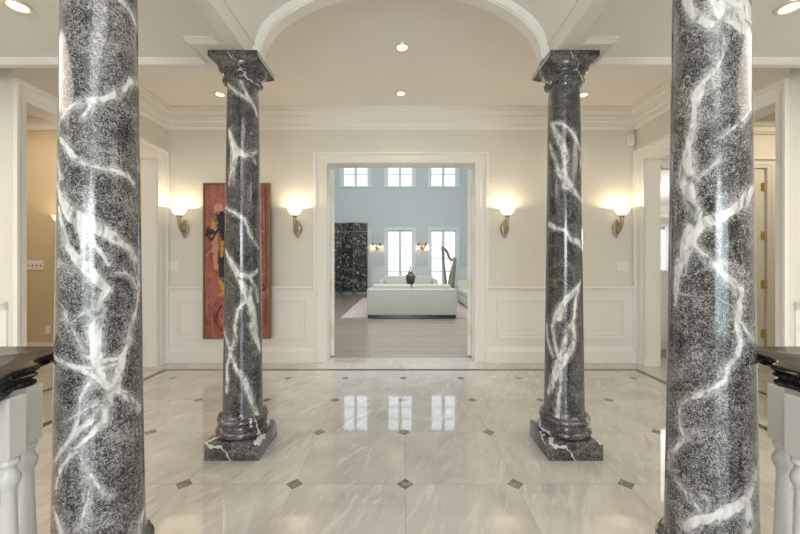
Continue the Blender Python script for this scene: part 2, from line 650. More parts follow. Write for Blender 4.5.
def struct(mb, name, mat, smooth=False):
    return mb.build(name, mat, None, smooth, 'structure')


trim_n = [0]


def trim(mb, mat=None, smooth=False):
    trim_n[0] += 1
    return struct(mb, 'trim_%d' % trim_n[0], mat or M['white'], smooth)


# ------------------------------------------------------------------ structure: floors, walls
HC = 3.05      # high ceiling of the gallery
LC = 2.50      # soffit height of the low ceiling
YB = 4.36      # wall with the double doors
YL = 15.4      # far wall of the living room
XS = 2.83      # side walls of the gallery
TOP = 3.42

struct(MB().box(-8, 10, -4.7, YB + 0.20, -0.12, 0), 'floor', M['floor'])
struct(MB().box(-3.05, 3.05, YB + 0.20, YL + 0.2, -0.12, 0), 'floor_living', M['wood'])
struct(MB().box(3.05, 10, YB + 0.20, 12, -0.12, 0), 'floor_back', M['wood'])
struct(MB().box(-8, -3.05, YB + 0.20, 5.3, -0.12, 0), 'floor_side', M['floor'])

# wall with the double doors
mb = MB()
mb.box(-3.05, -0.915, YB, YB + 0.22, 0, 6.6)
mb.box(0.915, 3.05, YB, YB + 0.22, 0, 6.6)
mb.box(-0.915, 0.915, YB, YB + 0.22, 2.425, 6.6)
struct(mb, 'wall_back', M['wall'])

for s, nm in ((-1, 'left'), (1, 'right')):
    def X(a, b):
        return (min(s * a, s * b), max(s * a, s * b))
    # side wall of the gallery with its wide opening
    mb = MB()
    mb.box(*X(XS, 3.0), 2.62, 2.70, 0, TOP)
    mb.box(*X(XS, 3.0), 4.185, YB, 0, TOP)
    mb.box(*X(XS, 3.0), 2.70, 4.185, 2.42, TOP)
    struct(mb, 'wall_' + nm, M['wall'])
    # short return wall facing the camera, and the wing's outer wall
    mb = MB().box(*X(3.0, 4.62), 2.62, 2.74, 0, TOP)
    struct(mb, 'wall_return_' + nm, M['wall'])
    mb = MB().box(*X(4.5, 4.62), -4.6, 2.62, 0, TOP)
    struct(mb, 'wall_wing_' + nm, M['wall'])

# side room on the left
struct(MB().box(-8, -3.0, 5.05, 5.17, 0, TOP), 'wall_side_room_left', M['tan'])
struct(MB().box(-8, -7.9, 2.62, 5.05, 0, TOP).box(-7.9, -4.62, 2.62, 2.74, 0, TOP), 'wall_outer_left', M['tan'])
struct(MB().box(-8, -XS - 0.22, 2.74, 5.05, 3.3, 3.4), 'ceiling_side_left', M['ceil'])
struct(MB().box(-7.9, -3.06, 5.035, 5.05, 0, 0.085), 'baseboard_side_left', M['white'])
# side room on the right, with a cased opening to the back room
mb = MB().box(3.0, 3.14, YB, YB + 0.14, 0, TOP).box(4.425, 10, YB, YB + 0.14, 0, TOP).box(3.14, 4.425, YB, YB + 0.14, 2.36, TOP)
struct(mb, 'wall_side_room_right', M['wall'])
struct(MB().box(9.9, 10, 2.62, 12, 0, TOP).box(4.62, 9.9, 2.62, 2.74, 0, TOP), 'wall_outer_right', M['wall'])
struct(MB().box(3.05, 10, 2.74, 12, 3.0, 3.1), 'ceiling_side_right', M['ceil'])
# back room on the right: far wall with a window
mb = MB().box(3.05, 8.35, 11.6, 11.75, 0, TOP).box(9.55, 9.9, 11.6, 11.75, 0, TOP).box(8.35, 9.55, 11.6, 11.75, 0, 0.9).box(8.35, 9.55, 11.6, 11.75, 2.3, TOP)
struct(mb, 'wall_back_room', M['grey'])

# living room shell
winx = [-1.95, -0.04, 1.82]
WW = 0.55
mb = MB()
edges = [-3.05]
for w in winx:
    edges += [w - WW, w + WW]
edges.append(3.05)
for i in range(0, len(edges), 2):
    mb.box(edges[i], edges[i + 1], YL, YL + 0.25, 0, 6.6)
for w in winx:
    mb.box(w - WW, w + WW, YL, YL + 0.25, 0, 0.22)
    mb.box(w - WW, w + WW, YL, YL + 0.25, 2.60, 4.47)
    mb.box(w - WW, w + WW, YL, YL + 0.25, 6.05, 6.6)
struct(mb, 'wall_living_far', M['blue'])
struct(MB().box(-3.05, -2.95, YB + 0.22, YL, 0, 6.6), 'wall_living_left', M['blue'])
struct(MB().box(2.95, 3.05, YB + 0.22, YL, 0, 6.6), 'wall_living_right', M['blue'])
struct(MB().box(-3.05, 3.05, YB, YL + 0.25, 6.6, 6.7), 'ceiling_living', M['ceil'])

# wall behind the camera, with a wide window
mb = MB().box(-4.62, -1.85, -4.7, -4.5, 0, TOP).box(1.85, 4.62, -4.7, -4.5, 0, TOP).box(-1.85, 1.85, -4.7, -4.5, 0, 0.15).box(-1.85, 1.85, -4.7, -4.5, 2.42, TOP)
struct(mb, 'wall_front', M['wall'])

# ------------------------------------------------------------------ ceilings, vault, arch
mb = MB()
mb.box(-3.0, 3.0, 2.40, YB, HC, HC + 0.08)
mb.box(-4.62, -3.0, 2.40, 2.62, HC, HC + 0.08)
mb.box(3.0, 4.62, 2.40, 2.62, HC, HC + 0.08)
struct(mb, 'ceiling', M['ceil'])
struct(MB().box(-8, 10, -4.7, YB, TOP, TOP + 0.1).box(-8, -3.05, YB, 5.3, TOP, TOP + 0.1).box(3.05, 10, YB, 12, TOP, TOP + 0.1), 'ceiling_sky_block', M['ceil'])  # unseen slab added over the rooms to keep sky light out
for s, nm in ((-1, 'left'), (1, 'right')):
    def X(a, b):
        return (min(s * a, s * b), max(s * a, s * b))
    def layer(mb, e, z0, z1):
        mb.box(*X(0.975, 1.075 + e), -4.5, 2.31, z0, z1)
        mb.box(*X(1.075 + e, 1.27 + e), 2.12 - e, 2.31, z0, z1)
        mb.box(*X(1.27 + e, 4.5), 2.34 - e, 2.40, z0, z1)
        mb.box(*X(1.075 + e, 1.27 + e), 2.34, 2.40, z0, z1)
        mb.box(*X(4.25 - e, 4.5), -4.5, 2.34 - e, z0, z1)
        mb.box(*X(1.075 + e, 4.25 - e), -4.5, -4.25 + e, z0, z1)
    mb = MB()
    layer(mb, 0.003, 2.504, 2.518)
    layer(mb, 0.009, 2.518, 2.533)
    # flat moulding that borders the recess from below
    for x0_, x1_, y0_, y1_ in ((1.047, 1.075, -4.2, 2.12), (1.047, 1.252, 2.12, 2.138), (1.252, 1.27, 2.138, 2.34), (1.252, 4.3, 2.34, 2.356)):
        mb.box(*X(x0_, x1_), y0_, y1_, LC - 0.005, LC)
        mb.box(*X(x0_ + 0.006, x1_ - 0.006), y0_ + 0.006, y1_ - 0.006, LC - 0.008, LC - 0.005)

    trim(mb, M['ceil'])
    mb = MB()
    layer(mb, 0.0, LC, 2.504)
    mb.box(*X(0.95, 1.075), 2.31, 2.40, LC, 2.533)
    mb.box(*X(1.075, 1.27), 2.31, 2.34, LC, 2.533)
    mb.box(*X(0.975, 4.5), -4.5, 2.40, 2.533, 2.62)
    struct(mb, 'ceiling_low_' + nm, M['ceil'])


def ell(a, b, z, n=40, a0=0.0):
    return [(a * math.cos(math.pi * i / n), z + b * math.sin(math.pi * i / n)) for i in range(n + 1)]


def strip(mb, inner, outer, y0, y1):
    """solid strip between two open curves"""
    n = len(inner)
    A = [[mb.bm.verts.new((x, y, z)) for x, z in c] for y in (y0, y1) for c in (inner, outer)]
    for i in range(n - 1):
        mb.bm.faces.new((A[0][i], A[0][i + 1], A[2][i + 1], A[2][i]))
        mb.bm.faces.new((A[1][i], A[1][i + 1], A[3][i + 1], A[3][i]))
        mb.bm.faces.new((A[0][i], A[0][i + 1], A[1][i + 1], A[1][i]))
        mb.bm.faces.new((A[2][i], A[2][i + 1], A[3][i + 1], A[3][i]))
    for i in (0, n - 1):
        mb.bm.faces.new((A[0][i], A[1][i], A[3][i], A[2][i]))


mb = MB()
inn = [(0.95, LC), (0.95, 2.60)] + ell(0.938, 0.43, 2.60) + [(-0.95, 2.60), (-0.95, LC)]
out = [(0.975, LC), (0.975, 2.62)] + ell(0.975, 0.49, 2.62) + [(-0.975, 2.62), (-0.975, LC)]
strip(mb, inn, out, -4.5, 2.31)
struct(mb, 'ceiling_vault', M['ceil'], True)
# beam over the far columns with the arch cut in it
mb = MB()
inn = [(0.951, LC)] + ell(0.900, 0.466, 2.502) + [(-0.95, LC)]
out = [(0.95, TOP)] + [(x, TOP) for x, z in ell(0.900, 0.466, 2.52)] + [(-0.95, TOP)]
strip(mb, inn, out, 2.31, 2.375)
mb.box(-4.5, -0.95, 2.33, 2.40, 2.62, TOP)
mb.box(0.95, 4.5, 2.33, 2.40, 2.62, TOP)
struct(mb, 'ceiling_beam', M['ceil'])
mb = MB()
strip(mb, ell(0.900, 0.466, 2.502), ell(0.932, 0.500, 2.502), 2.292, 2.31)
strip(mb, ell(0.908, 0.474, 2.502), ell(0.922, 0.488, 2.502), 2.282, 2.293)
trim(mb, M['white'], True)

# ------------------------------------------------------------------ crowns
CROWN = [(0, -.24), (.018, -.24), (.022, -.225), (.034, -.215), (.036, -.165), (.058, -.150), (.062, -.125), (.075, -.118),
         (.080, -.085), (.105, -.055), (.110, -.028), (.125, -.022), (.128, 0), (0, 0)]


def crown_x(x0, x1, y, zt, k=1.0, mat=None, d=-1):
    mb = MB()
    mb.prism(CROWN, lambda p, t: (t, y + d * p[0] * k, zt + p[1] * k), x0, x1)
    return trim(mb, mat)


def crown_y(y0, y1, x, sgn, zt, k=1.0, mat=None):
    mb = MB()
    mb.prism(CROWN, lambda p, t: (x + sgn * p[0] * k, t, zt + p[1] * k), y0, y1)
    return trim(mb, mat)


crown_x(-XS, XS, YB, HC)
crown_y(2.40, YB, -XS, 1, HC)
crown_y(2.40, YB, XS, -1, HC)
crown_x(-7.9, -3.05, 5.05, 3.3)
crown_x(3.05, 9.9, YB, 3.0)
crown_x(3.05, 9.9, 11.6, 3.0, 1.4)


# ------------------------------------------------------------------ casings
def casing(fn, a0, a1, zt, w, side=1, mat=None, w0=None, legs=(True, True)):
    """fn(u, out, z) -> point; opening from a0 to a1, head height zt, casing width w"""
    w0 = w0 or w
    layers = ((0.0, 0.28, 0.014), (0.28, 0.42, 0.020), (0.42, 0.78, 0.017), (0.78, 1.0, 0.034))
    mb = MB()

    def bx(u0, u1, o0, o1, z0, z1):
        vs = [mb.bm.verts.new(fn(u, o, z)) for u in (u0, u1) for o in (o0, o1) for z in (z0, z1)]
        for f in ((0, 1, 3, 2), (4, 6, 7, 5), (0, 4, 5, 1), (2, 3, 7, 6), (0, 2, 6, 4), (1, 5, 7, 3)):
            mb.bm.faces.new([vs[i] for i in f])
    for l0, l1, t in layers:
        if legs[0]:
            bx(a0 - l1 * w0, a0 - l0 * w0, 0, t, 0, zt + l1 * w * 0.78)
        if legs[1]:
            bx(a1 + l0 * w, a1 + l1 * w, 0, t, 0, zt + l1 * w * 0.78)
        bx(a0 - l0 * w0, a1 + l0 * w, 0, t, zt + l0 * w * 0.78, zt + l1 * w * 0.78)
    return trim(mb, mat)


casing(lambda u, o, z: (u, YB - o, z), -0.905, 0.905, 2.42, 0.15)
# jamb lining of the double door opening
mb = MB().box(-0.915, -0.897, YB - 0.004, YB + 0.23, 0, 2.41).box(0.897, 0.915, YB - 0.004, YB + 0.23, 0, 2.41).box(-0.915, 0.915, YB - 0.004, YB + 0.23, 2.41, 2.425)
trim(mb)
for s in (-1, 1):
    casing(lambda u, o, z, s=s: (s * (XS - o), u, z), 2.708, 4.175, 2.41, 0.178, w0=0.086)
    mb = MB()
    a, b_ = sorted((s * (XS - 0.004), s * 3.01))
    mb.box(a, b_, 2.70, 2.708, 0, 2.42).box(a, b_, 4.175, 4.185, 0, 2.42).box(a, b_, 2.708, 4.175, 2.41, 2.42)
    trim(mb)
casing(lambda u, o, z: (u, YB - o, z), 3.15, 4.425, 2.35, 0.16, legs=(False, True))

# ------------------------------------------------------------------ wainscot on the gallery wall and the return walls
RAILP = [(0, 0.865), (.018, 0.868), (.022, 0.885), (.038, 0.892), (.042, 0.905), (.030, 0.912), (.028, 0.918), (0, 0.92)]
BASEP = [(0, 0), (.024, 0), (.024, .135), (.018, .142), (.016, .160), (.008, .172), (.006, .19), (0, .19)]


def wains(x0, x1, y, px0, px1, base=True, name=None):
    mb = MB().box(x0, x1, y - 0.012, y, 0, 0.87)
    trim(mb)
    mb = MB()
    mb.prism(RAILP, lambda p, t: (t, y - 0.010 - p[0], p[1]), x0, x1)
    trim(mb)
    mb = MB()
    mb.prism(BASEP, lambda p, t: (t, y - 0.012 - p[0], p[1]), x0, x1)
    struct(mb, name, M['white'])
    if px1 > px0:
        mb = MB()
        z0, z1 = 0.285, 0.765
        for (w, t, e) in ((0.016, 0.020, 0), (0.014, 0.012, 0.016), (0.010, 0.008, 0.055)):
            a0, a1, b0, b1 = px0 + e, px1 - e, z0 + e, z1 - e
            yy = y - 0.012
            mb.box(a0, a0 + w, yy - t, yy, b0, b1)
            mb.box(a1 - w, a1, yy - t, yy, b0, b1)
            mb.box(a0 + w, a1 - w, yy - t, yy, b0, b0 + w)
            mb.box(a0 + w, a1 - w, yy - t, yy, b1 - w, b1)
        trim(mb)


wains(-XS, -1.05, YB, -2.71, -1.16, name='baseboard_back_left')
wains(1.05, XS, YB, 1.16, 2.71, name='baseboard_back_right')
wains(-4.5, -2.86, 2.62, -4.4, -3.0, name='baseboard_return_left')
wains(2.86, 4.5, 2.62, 3.0, 4.4, name='baseboard_return_right')
# living room wainscot
mb = MB()
segs = [(-2.95, winx[0] - 0.68), (winx[0] + 0.68, winx[1] - 0.68), (winx[1] + 0.68, winx[2] - 0.68), (winx[2] + 0.68, 2.95)]
for a, b_ in segs:
    mb.box(a, b_, YL - 0.02, YL, 0, 1.0)
    mb.box(a, b_, YL - 0.05, YL, 1.0, 1.04)
    mb.box(a + 0.08, b_ - 0.08, YL - 0.035, YL - 0.02, 0.86, 0.88)
    mb.box(a, b_, YL - 0.04, YL, 0, 0.16)
trim(mb, M['coolwhite'])

# ------------------------------------------------------------------ windows
win_n = [0]


def window(x0, x1, y, z0, z1, cols, rows, depth=0.06, cas=True, mull=True, sill=True):
    win_n[0] += 1
    r = bpy.data.objects.new('window_%d' % win_n[0], None)
    r['kind'] = 'structure'
    COL.objects.link(r)
    f = MB()
    fw = 0.055
    f.box(x0, x0 + fw, y, y + depth, z0, z1).box(x1 - fw, x1, y, y + depth, z0, z1)
    f.box(x0 + fw, x1 - fw, y, y + depth, z0, z0 + fw).box(x0 + fw, x1 - fw, y, y + depth, z1 - fw, z1)
    if mull:
        xm = (x0 + x1) / 2
        f.box(xm - 0.065, xm + 0.065, y, y + depth, z0 + fw, z1 - fw)
    f.build('window_frame', M['coolwhite'], r)
    g = MB()
    halves = [(x0 + fw, (x0 + x1) / 2 - 0.065), ((x0 + x1) / 2 + 0.065, x1 - fw)] if mull else [(x0 + fw, x1 - fw)]
    for a, b_ in halves:
        for i in range(1, cols):
            xx = a + (b_ - a) * i / cols
            g.box(xx - 0.011, xx + 0.011, y + 0.015, y + 0.045, z0 + fw, z1 - fw)
        for i in range(1, rows):
            zz = z0 + fw + (z1 - z0 - 2 * fw) * i / rows
            g.box(a, b_, y + 0.010, y + 0.050, zz - 0.022, zz + 0.022)
    g.build('glazing_bars', M['coolwhite'], r)
    MB().box(x0 + fw, x1 - fw, y + 0.028, y + 0.032, z0 + fw, z1 - fw).build('pane', M['glass'], r)
    if cas:
        c = MB()
        w = 0.12
        yy = YL
        for (l0, l1, t) in ((0, .7, .02), (.7, 1, .035)):
            c.box(x0 - l1 * w, x0 - l0 * w, yy - t, yy, z0, z1 + l1 * w)
            c.box(x1 + l0 * w, x1 + l1 * w, yy - t, yy, z0, z1 + l1 * w)
            c.box(x0 - l0 * w, x1 + l0 * w, yy - t, yy, z1 + l0 * w, z1 + l1 * w)
        if sill:
            c.box(x0 - w - 0.04, x1 + w + 0.04, yy - 0.07, yy, z0 - 0.05, z0)
        c.build('window_casing', M['coolwhite'], r)
    return r


for w in winx:
    window(w - WW, w + WW, YL + 0.10, 0.22, 2.60, 1, 4, sill=False)
    window(w - WW, w + WW, YL + 0.10, 4.47, 6.05, 1, 3)
window(8.35, 9.55, 11.62, 0.9, 2.3, 2, 3, cas=False)
window(-1.85, 1.85, -4.62, 0.15, 2.42, 2, 3, cas=False)


# ------------------------------------------------------------------ open doors
def make_hinge(parent, loc, z, mat, w=0.016, h=0.10, plate=True):
    mb = MB()
    for k in range(5):
        z0 = z - h / 2 + k * h / 5
        mb.lathe([(w * 0.48, 0), (w * 0.5, h / 5 - 0.002)], 12, (loc[0], loc[1], z0))
    if plate:
        mb.box(loc[0] - w * 1.5, loc[0] + w * 1.5, loc[1] + w * 0.2, loc[1] + w * 0.5, z - h / 2, z + h / 2)
    return mb.build('hinge', mat, parent)


def door_leaf(n, hx, hy, ang, width, height, hinge_mat, s, mat, thick=0.045, butt=False):
    """leaf hinged at (hx, hy); local +x runs from the hinge along the leaf"""
    r = bpy.data.objects.new('door_%d' % n, None)
    r['kind'] = 'structure'
    COL.objects.link(r)
    r.location = (hx, hy, 0)
    r.rotation_euler = (0, 0, ang)
    mb = MB().box(0, width, -thick / 2, thick / 2, 0.015, height, bev=0.003, seg=1)
    for yy in (-1, 1):
        for (z0, z1) in ((0.20, 0.95), (1.10, height - 0.16)):
            for (e, t) in ((0.12, 0.008), (0.15, 0.014)):
                y0, y1 = sorted((yy * thick / 2, yy * (thick / 2 + t)))
                a0, a1 = e, width - e
                mb.box(a0, a0 + 0.02, y0, y1, z0, z1).box(a1 - 0.02, a1, y0, y1, z0, z1)
                mb.box(a0 + .02, a1 - .02, y0, y1, z0, z0 + 0.02).box(a0 + .02, a1 - .02, y0, y1, z1 - 0.02, z1)
    mb.build('leaf', mat, r)
    for z in (0.345, 0.94, 1.53, 2.12):
        hm = MB()
        for k in range(5):
            hm.lathe([(0.011, 0), (0.011, 0.018)], 12, (-0.012, s * thick / 2, z - 0.05 + k * 0.02))
        hm.box(-0.004, 0.0005, -thick / 2 + 0.004, thick / 2 - 0.004, z - 0.05, z + 0.05)
        hm.box(-0.035, -0.008, s * thick / 2 - 0.003, s * thick / 2 + 0.003, z - 0.05, z + 0.05)
        if butt:
            hm.box(-0.046, 0.046, s * thick / 2 - 0.002, s * thick / 2 + 0.004, z - 0.05, z + 0.05)
        hm.build('hinge', hinge_mat, r)
    kb = MB()
    for yy in (-1, 1):
        kb.lathe([(0.012, 0), (0.012, 0.03), (0.026, 0.045), (0.028, 0.06), (0.016, 0.07)], 20,
                 mx=Matrix.Translation((width - 0.07, yy * thick / 2, 1.0)) @ Matrix.Rotation(-yy * math.pi / 2, 4, 'X'))
    kb.build('door_knob', hinge_mat, r, True)
    return r


door_leaf(1, -0.872, 4.60, math.radians(112), 0.85, 2.39, M['palebrass'], 1, M['white'])
door_leaf(2, 0.872, 4.60, math.radians(68), 0.85, 2.39, M['palebrass'], -1, M['white'])
door_leaf(3, 4.405, 4.385, math.pi, 0.60, 2.34, M['gold'], 1, M['white'], butt=True)


# ------------------------------------------------------------------ marble columns
F = 360.0


def to_world(px, py, cx, cy, rr):
    """where the sight line of a traced vein point meets the shaft: angle and height"""
    dx, dy, dz = (px - 401) / F, 1.0, (263 - py) / F
    # |t*(dx,dy) - (cx,cy)| = rr
    A = dx * dx + dy * dy
    B = -2 * (dx * cx + dy * cy)
    C_ = cx * cx + cy * cy - rr * rr
    D = B * B - 4 * A * C_
    t = (-B - math.sqrt(D)) / (2 * A) if D > 0 else -B / (2 * A)
    x, y = dx * t - cx, dy * t - cy
    return math.atan2(y, x), 1.2 + dz * t, t


RZ = [(0.235, .1285), (0.30, .1265), (0.60, .1215), (0.90, .1175), (1.5, .1105), (2.1, .1035), (2.33, .0975)]


def rad(z):
    return float(np.interp(z, [a for a, b in RZ], [b for a, b in RZ]))


V = {}
V['NL'] = [(50, 0, 2.967, [
    [(210, 0, 18), (235, 30, 14), (255, 75, 10), (262, 110, 8)],
    [(262, 250, 24), (238, 240, 16), (215, 270, 14), (160, 295, 18), (110, 300, 16), (70, 310, 8), (45, 330, 6), (28, 365, 6), (25, 400, 9), (45, 430, 16), (75, 470, 18), (110, 490, 8), (160, 500, 8), (200, 508, 10), (235, 525, 8), (248, 545, 8)],
    [(120, 310, 6), (100, 345, 5)],
    [(22, 470, 6), (30, 530, 14)]]),
    (50, 180, 2.967, [
    [(22, 10, 12), (35, 60, 28), (60, 100, 40), (110, 130, 32), (160, 150, 30), (200, 180, 22), (235, 205, 18), (255, 240, 20), (262, 300, 12), (262, 360, 8)],
    [(26, 80, 14), (35, 130, 14), (50, 190, 20), (85, 240, 26), (120, 270, 24), (160, 315, 18), (170, 325, 18), (150, 360, 15), (150, 400, 18), (130, 440, 26), (135, 490, 28), (140, 560, 18), (170, 610, 14)],
    [(80, 120, 20), (100, 180, 18), (95, 235, 16)],
    [(120, 170, 6), (150, 215, 8), (175, 250, 8)],
    [(190, 275, 5), (225, 275, 8), (245, 290, 8), (260, 330, 8), (258, 380, 8), (240, 430, 14), (235, 480, 14), (215, 520, 16), (210, 560, 20)],
    [(45, 400, 2), (70, 450, 2), (95, 500, 2)], [(60, 430, 2), (110, 385, 2)]]),
    (50, 354, 2.967, [
    [(10, 0, 14), (40, 25, 12), (90, 45, 10), (130, 65, 14), (180, 100, 24)],
    [(220, 0, 18), (205, 40, 16), (195, 90, 26), (170, 140, 16), (120, 200, 10), (70, 240, 14), (30, 290, 12), (12, 320, 8)],
    [(185, 120, 14), (160, 200, 12), (110, 250, 12), (70, 290, 12), (30, 340, 10), (15, 400, 6)],
    [(195, 105, 18), (235, 130, 14), (265, 160, 16)],
    [(130, 60, 5), (90, 130, 5), (85, 190, 7), (70, 230, 6)],
    [(80, 290, 3), (115, 350, 3), (150, 405, 3), (175, 425, 2)], [(120, 360, 2), (110, 440, 2), (85, 520, 3)],
    [(10, 460, 8), (25, 510, 12), (35, 545, 12)],
    [(290, 430, 8), (270, 490, 16), (265, 530, 20)],
    [(60, 30, 4), (140, 45, 7), (200, 30, 6)], [(100, 5, 5), (150, 22, 8), (210, 12, 7)], [(45, 200, 3), (100, 170, 5), (150, 140, 6)]])]
V['NR'] = [(665, 0, 2.967, [
    [(60, 0, 18), (85, 40, 24), (120, 70, 16), (160, 75, 14)],
    [(150, 0, 26), (180, 50, 36), (230, 80, 40), (262, 120, 22), (268, 170, 6)],
    [(190, 0, 50), (240, 30, 60), (265, 60, 40)],
    [(155, 75, 5), (175, 110, 6), (172, 170, 7), (150, 210, 8), (115, 240, 10), (95, 280, 30), (90, 320, 20), (85, 370, 14), (70, 430, 16), (60, 490, 36), (60, 534, 46)],
    [(260, 310, 3), (215, 370, 2), (165, 410, 2)], [(165, 470, 3), (115, 515, 4), (100, 534, 3)]]),
    (665, 180, 2.967, [
    [(65, 0, 34), (75, 60, 24), (95, 100, 24), (80, 150, 44), (65, 190, 44), (45, 240, 32), (35, 300, 20), (30, 370, 8)],
    [(265, 10, 14), (240, 55, 34), (200, 90, 26), (160, 115, 24), (110, 130, 34), (75, 160, 34)],
    [(85, 190, 12), (120, 225, 12), (165, 270, 14), (200, 300, 16), (220, 330, 24), (222, 380, 12), (215, 430, 14), (225, 480, 12), (215, 520, 10)],
    [(220, 415, 10), (245, 450, 6), (265, 475, 6)],
    [(75, 190, 12), (65, 240, 8), (60, 280, 4)]]),
    (665, 354, 2.967, [
    [(215, 5, 5), (190, 35, 16), (180, 75, 10), (150, 100, 7), (100, 120, 8), (50, 145, 6), (40, 180, 4), (45, 215, 4), (62, 250, 12), (40, 270, 12), (15, 300, 8), (8, 330, 5)],
    [(272, 350, 10), (262, 400, 14), (235, 440, 28), (190, 465, 26), (140, 485, 18), (90, 495, 22), (60, 515, 14)],
    [(245, 440, 20), (255, 500, 24), (250, 540, 18)],
    [(30, 370, 3), (70, 420, 4), (105, 465, 5)], [(120, 420, 2), (125, 470, 2)]])]
V['FL'] = [(200, 45, 3.8125, [
    [(105, 150, 6), (140, 180, 10), (180, 205, 12), (210, 235, 10), (220, 270, 6)],
    [(155, 140, 12), (180, 190, 10), (200, 215, 10)],
    [(108, 325, 12), (120, 365, 22), (135, 400, 28), (170, 420, 18), (205, 412, 10), (222, 405, 6)],
    [(135, 410, 24), (130, 450, 18), (115, 490, 10), (108, 530, 6)], [(195, 418, 8), (215, 450, 5)]]),
    (200, 185, 3.8125, [
    [(95, 85, 8), (130, 105, 12), (170, 130, 10), (182, 160, 9), (190, 190, 9), (215, 225, 6), (224, 240, 4)],
    [(95, 250, 12), (115, 290, 16), (140, 335, 20), (160, 375, 20), (180, 420, 24), (200, 470, 24), (210, 520, 20), (215, 560, 16)],
    [(145, 340, 16), (190, 350, 12), (220, 325, 10)], [(190, 350, 10), (215, 400, 8), (224, 440, 8)],
    [(195, 395, 8), (180, 435, 12), (145, 475, 9), (135, 520, 9)]]),
    (200, 325, 3.8125, [
    [(200, 0, 24), (215, 50, 22), (232, 95, 10)],
    [(130, 0, 9), (135, 50, 8), (115, 100, 10), (100, 160, 10), (100, 210, 14), (98, 255, 8)],
    [(90, 20, 6), (110, 90, 10), (135, 165, 12), (170, 210, 16), (185, 250, 16), (205, 310, 12), (222, 360, 6)]])]
V['FR'] = [(525, 45, 3.8125, [
    [(95, 300, 6), (130, 298, 10), (165, 315, 9), (190, 345, 9), (212, 400, 7)],
    [(105, 305, 14), (125, 350, 20), (150, 400, 26), (155, 450, 24), (150, 500, 26), (175, 534, 18)],
    [(92, 380, 8), (115, 440, 12), (130, 490, 14), (165, 530, 14)]]),
    (525, 185, 3.8125, [
    [(155, 0, 28), (190, 25, 14), (215, 60, 6)],
    [(92, 150, 16), (120, 165, 12), (155, 175, 9), (175, 205, 14), (205, 218, 16), (216, 235, 5)],
    [(214, 370, 8), (180, 415, 18), (145, 450, 18), (120, 490, 16), (105, 534, 14)],
    [(205, 390, 14), (195, 440, 10), (190, 500, 10), (180, 534, 10)], [(150, 450, 12), (130, 510, 18)]]),
    (525, 325, 3.8125, [
    [(100, 0, 10), (110, 60, 8), (130, 130, 12), (150, 70, 10), (170, 0, 8)],
    [(185, 0, 12), (190, 60, 14), (170, 110, 16), (130, 150, 36), (115, 190, 26), (95, 240, 18), (85, 260, 8)],
    [(135, 170, 12), (135, 240, 8), (125, 300, 10), (125, 370, 14)], [(80, 0, 8), (85, 60, 10), (105, 120, 8)]])]


def shaft(key, cx, cy, parent, mat, z0, z1, seed):
    nth, nz = 220, 560
    th = np.linspace(0, 2 * np.pi, nth, endpoint=False)
    zz = np.linspace(z0, z1, nz)
    rr = np.array([rad(z) for z in zz]) * (0.965 if cy > 2 else 1.0)
    # apophyge: little flares at both ends
    rr = rr + 0.012 * np.clip(1 - (zz - z0) / 0.03, 0, 1) ** 2 + 0.012 * np.clip(1 - (z1 - zz) / 0.03, 0, 1) ** 2
    TH, ZZ = np.meshgrid(th, zz)
    RR = rr[:, None]
    co = np.stack([RR * np.cos(TH), RR * np.sin(TH), ZZ], -1).reshape(-1, 3)
    RM = 0.114
    sd = np.full(TH.shape, 0.08)
    segs = []
    dist0 = math.hypot(cx, cy)
    for (ox, oy, sc, lines) in V[key]:
        for ln in lines:
            P = []
            for (x, y, w) in ln:
                px, py = ox + x / sc, oy + y / sc
                zg = 1.2 + (263 - py) / F * cy
                a, z, t = to_world(px, py, cx, cy, rad(zg))
                P.append((a, z, w / sc * t / F))
            # unwrap
            for i in range(len(P) - 1):
                a, b_ = P[i][0], P[i + 1][0]
                while b_ - a > math.pi:
                    b_ -= 2 * math.pi
                while b_ - a < -math.pi:
                    b_ += 2 * math.pi
                P[i + 1] = (b_, P[i + 1][1], P[i + 1][2])
            segs += list(zip(P, P[1:]))
    # veins on the side turned away from the front, wandering at random
    rg = random.Random(seed)
    away = math.atan2(cy, cx)
    for k in range(9):
        a = away + rg.uniform(-1.2, 1.2)
        z = rg.uniform(z0, z1)
        P = [(a, z, rg.uniform(0.004, 0.02))]
        for i in range(rg.randint(4, 8)):
            a2 = P[-1][0] + rg.uniform(-0.35, 0.35)
            a2 = min(max(a2, away - 1.35), away + 1.35)
            P.append((a2, P[-1][1] + rg.uniform(0.03, 0.12), max(0.003, P[-1][2] + rg.uniform(-.006, .006))))
        segs += list(zip(P, P[1:]))
    for (a0, za, wa), (a1, zb, wb) in segs:
        m = (a0 + a1) / 2
        dth = (TH - m + np.pi) % (2 * np.pi) - np.pi
        X_, Y_ = dth * RM, ZZ
        ax, ay, bx, by = (a0 - m) * RM, za, (a1 - m) * RM, zb
        L = (bx - ax) ** 2 + (by - ay) ** 2 + 1e-9
        t = np.clip(((X_ - ax) * (bx - ax) + (Y_ - ay) * (by - ay)) / L, 0, 1)
        d = np.hypot(X_ - ax - t * (bx - ax), Y_ - ay - t * (by - ay)) - 0.5 * (wa + t * (wb - wa))
        sd = np.minimum(sd, d)
    idx = np.arange(nth * nz).reshape(nz, nth)
    a = idx[:-1]
    b_ = idx[1:]
    fc = np.stack([a, np.roll(a, -1, 1), np.roll(b_, -1, 1), b_], -1).reshape(-1, 4)
    me = bpy.data.meshes.new('shaft')
    me.from_pydata(co.tolist(), [], fc.tolist())
    at = me.attributes.new('vein', 'FLOAT', 'POINT')
    at.data.foreach_set('value', sd.reshape(-1).astype(np.float32))
    for p in me.polygons:
        p.use_smooth = True
    me.materials.append(mat)
    o = bpy.data.objects.new('shaft', me)
    COL.objects.link(o)
    o.parent = parent
    return o


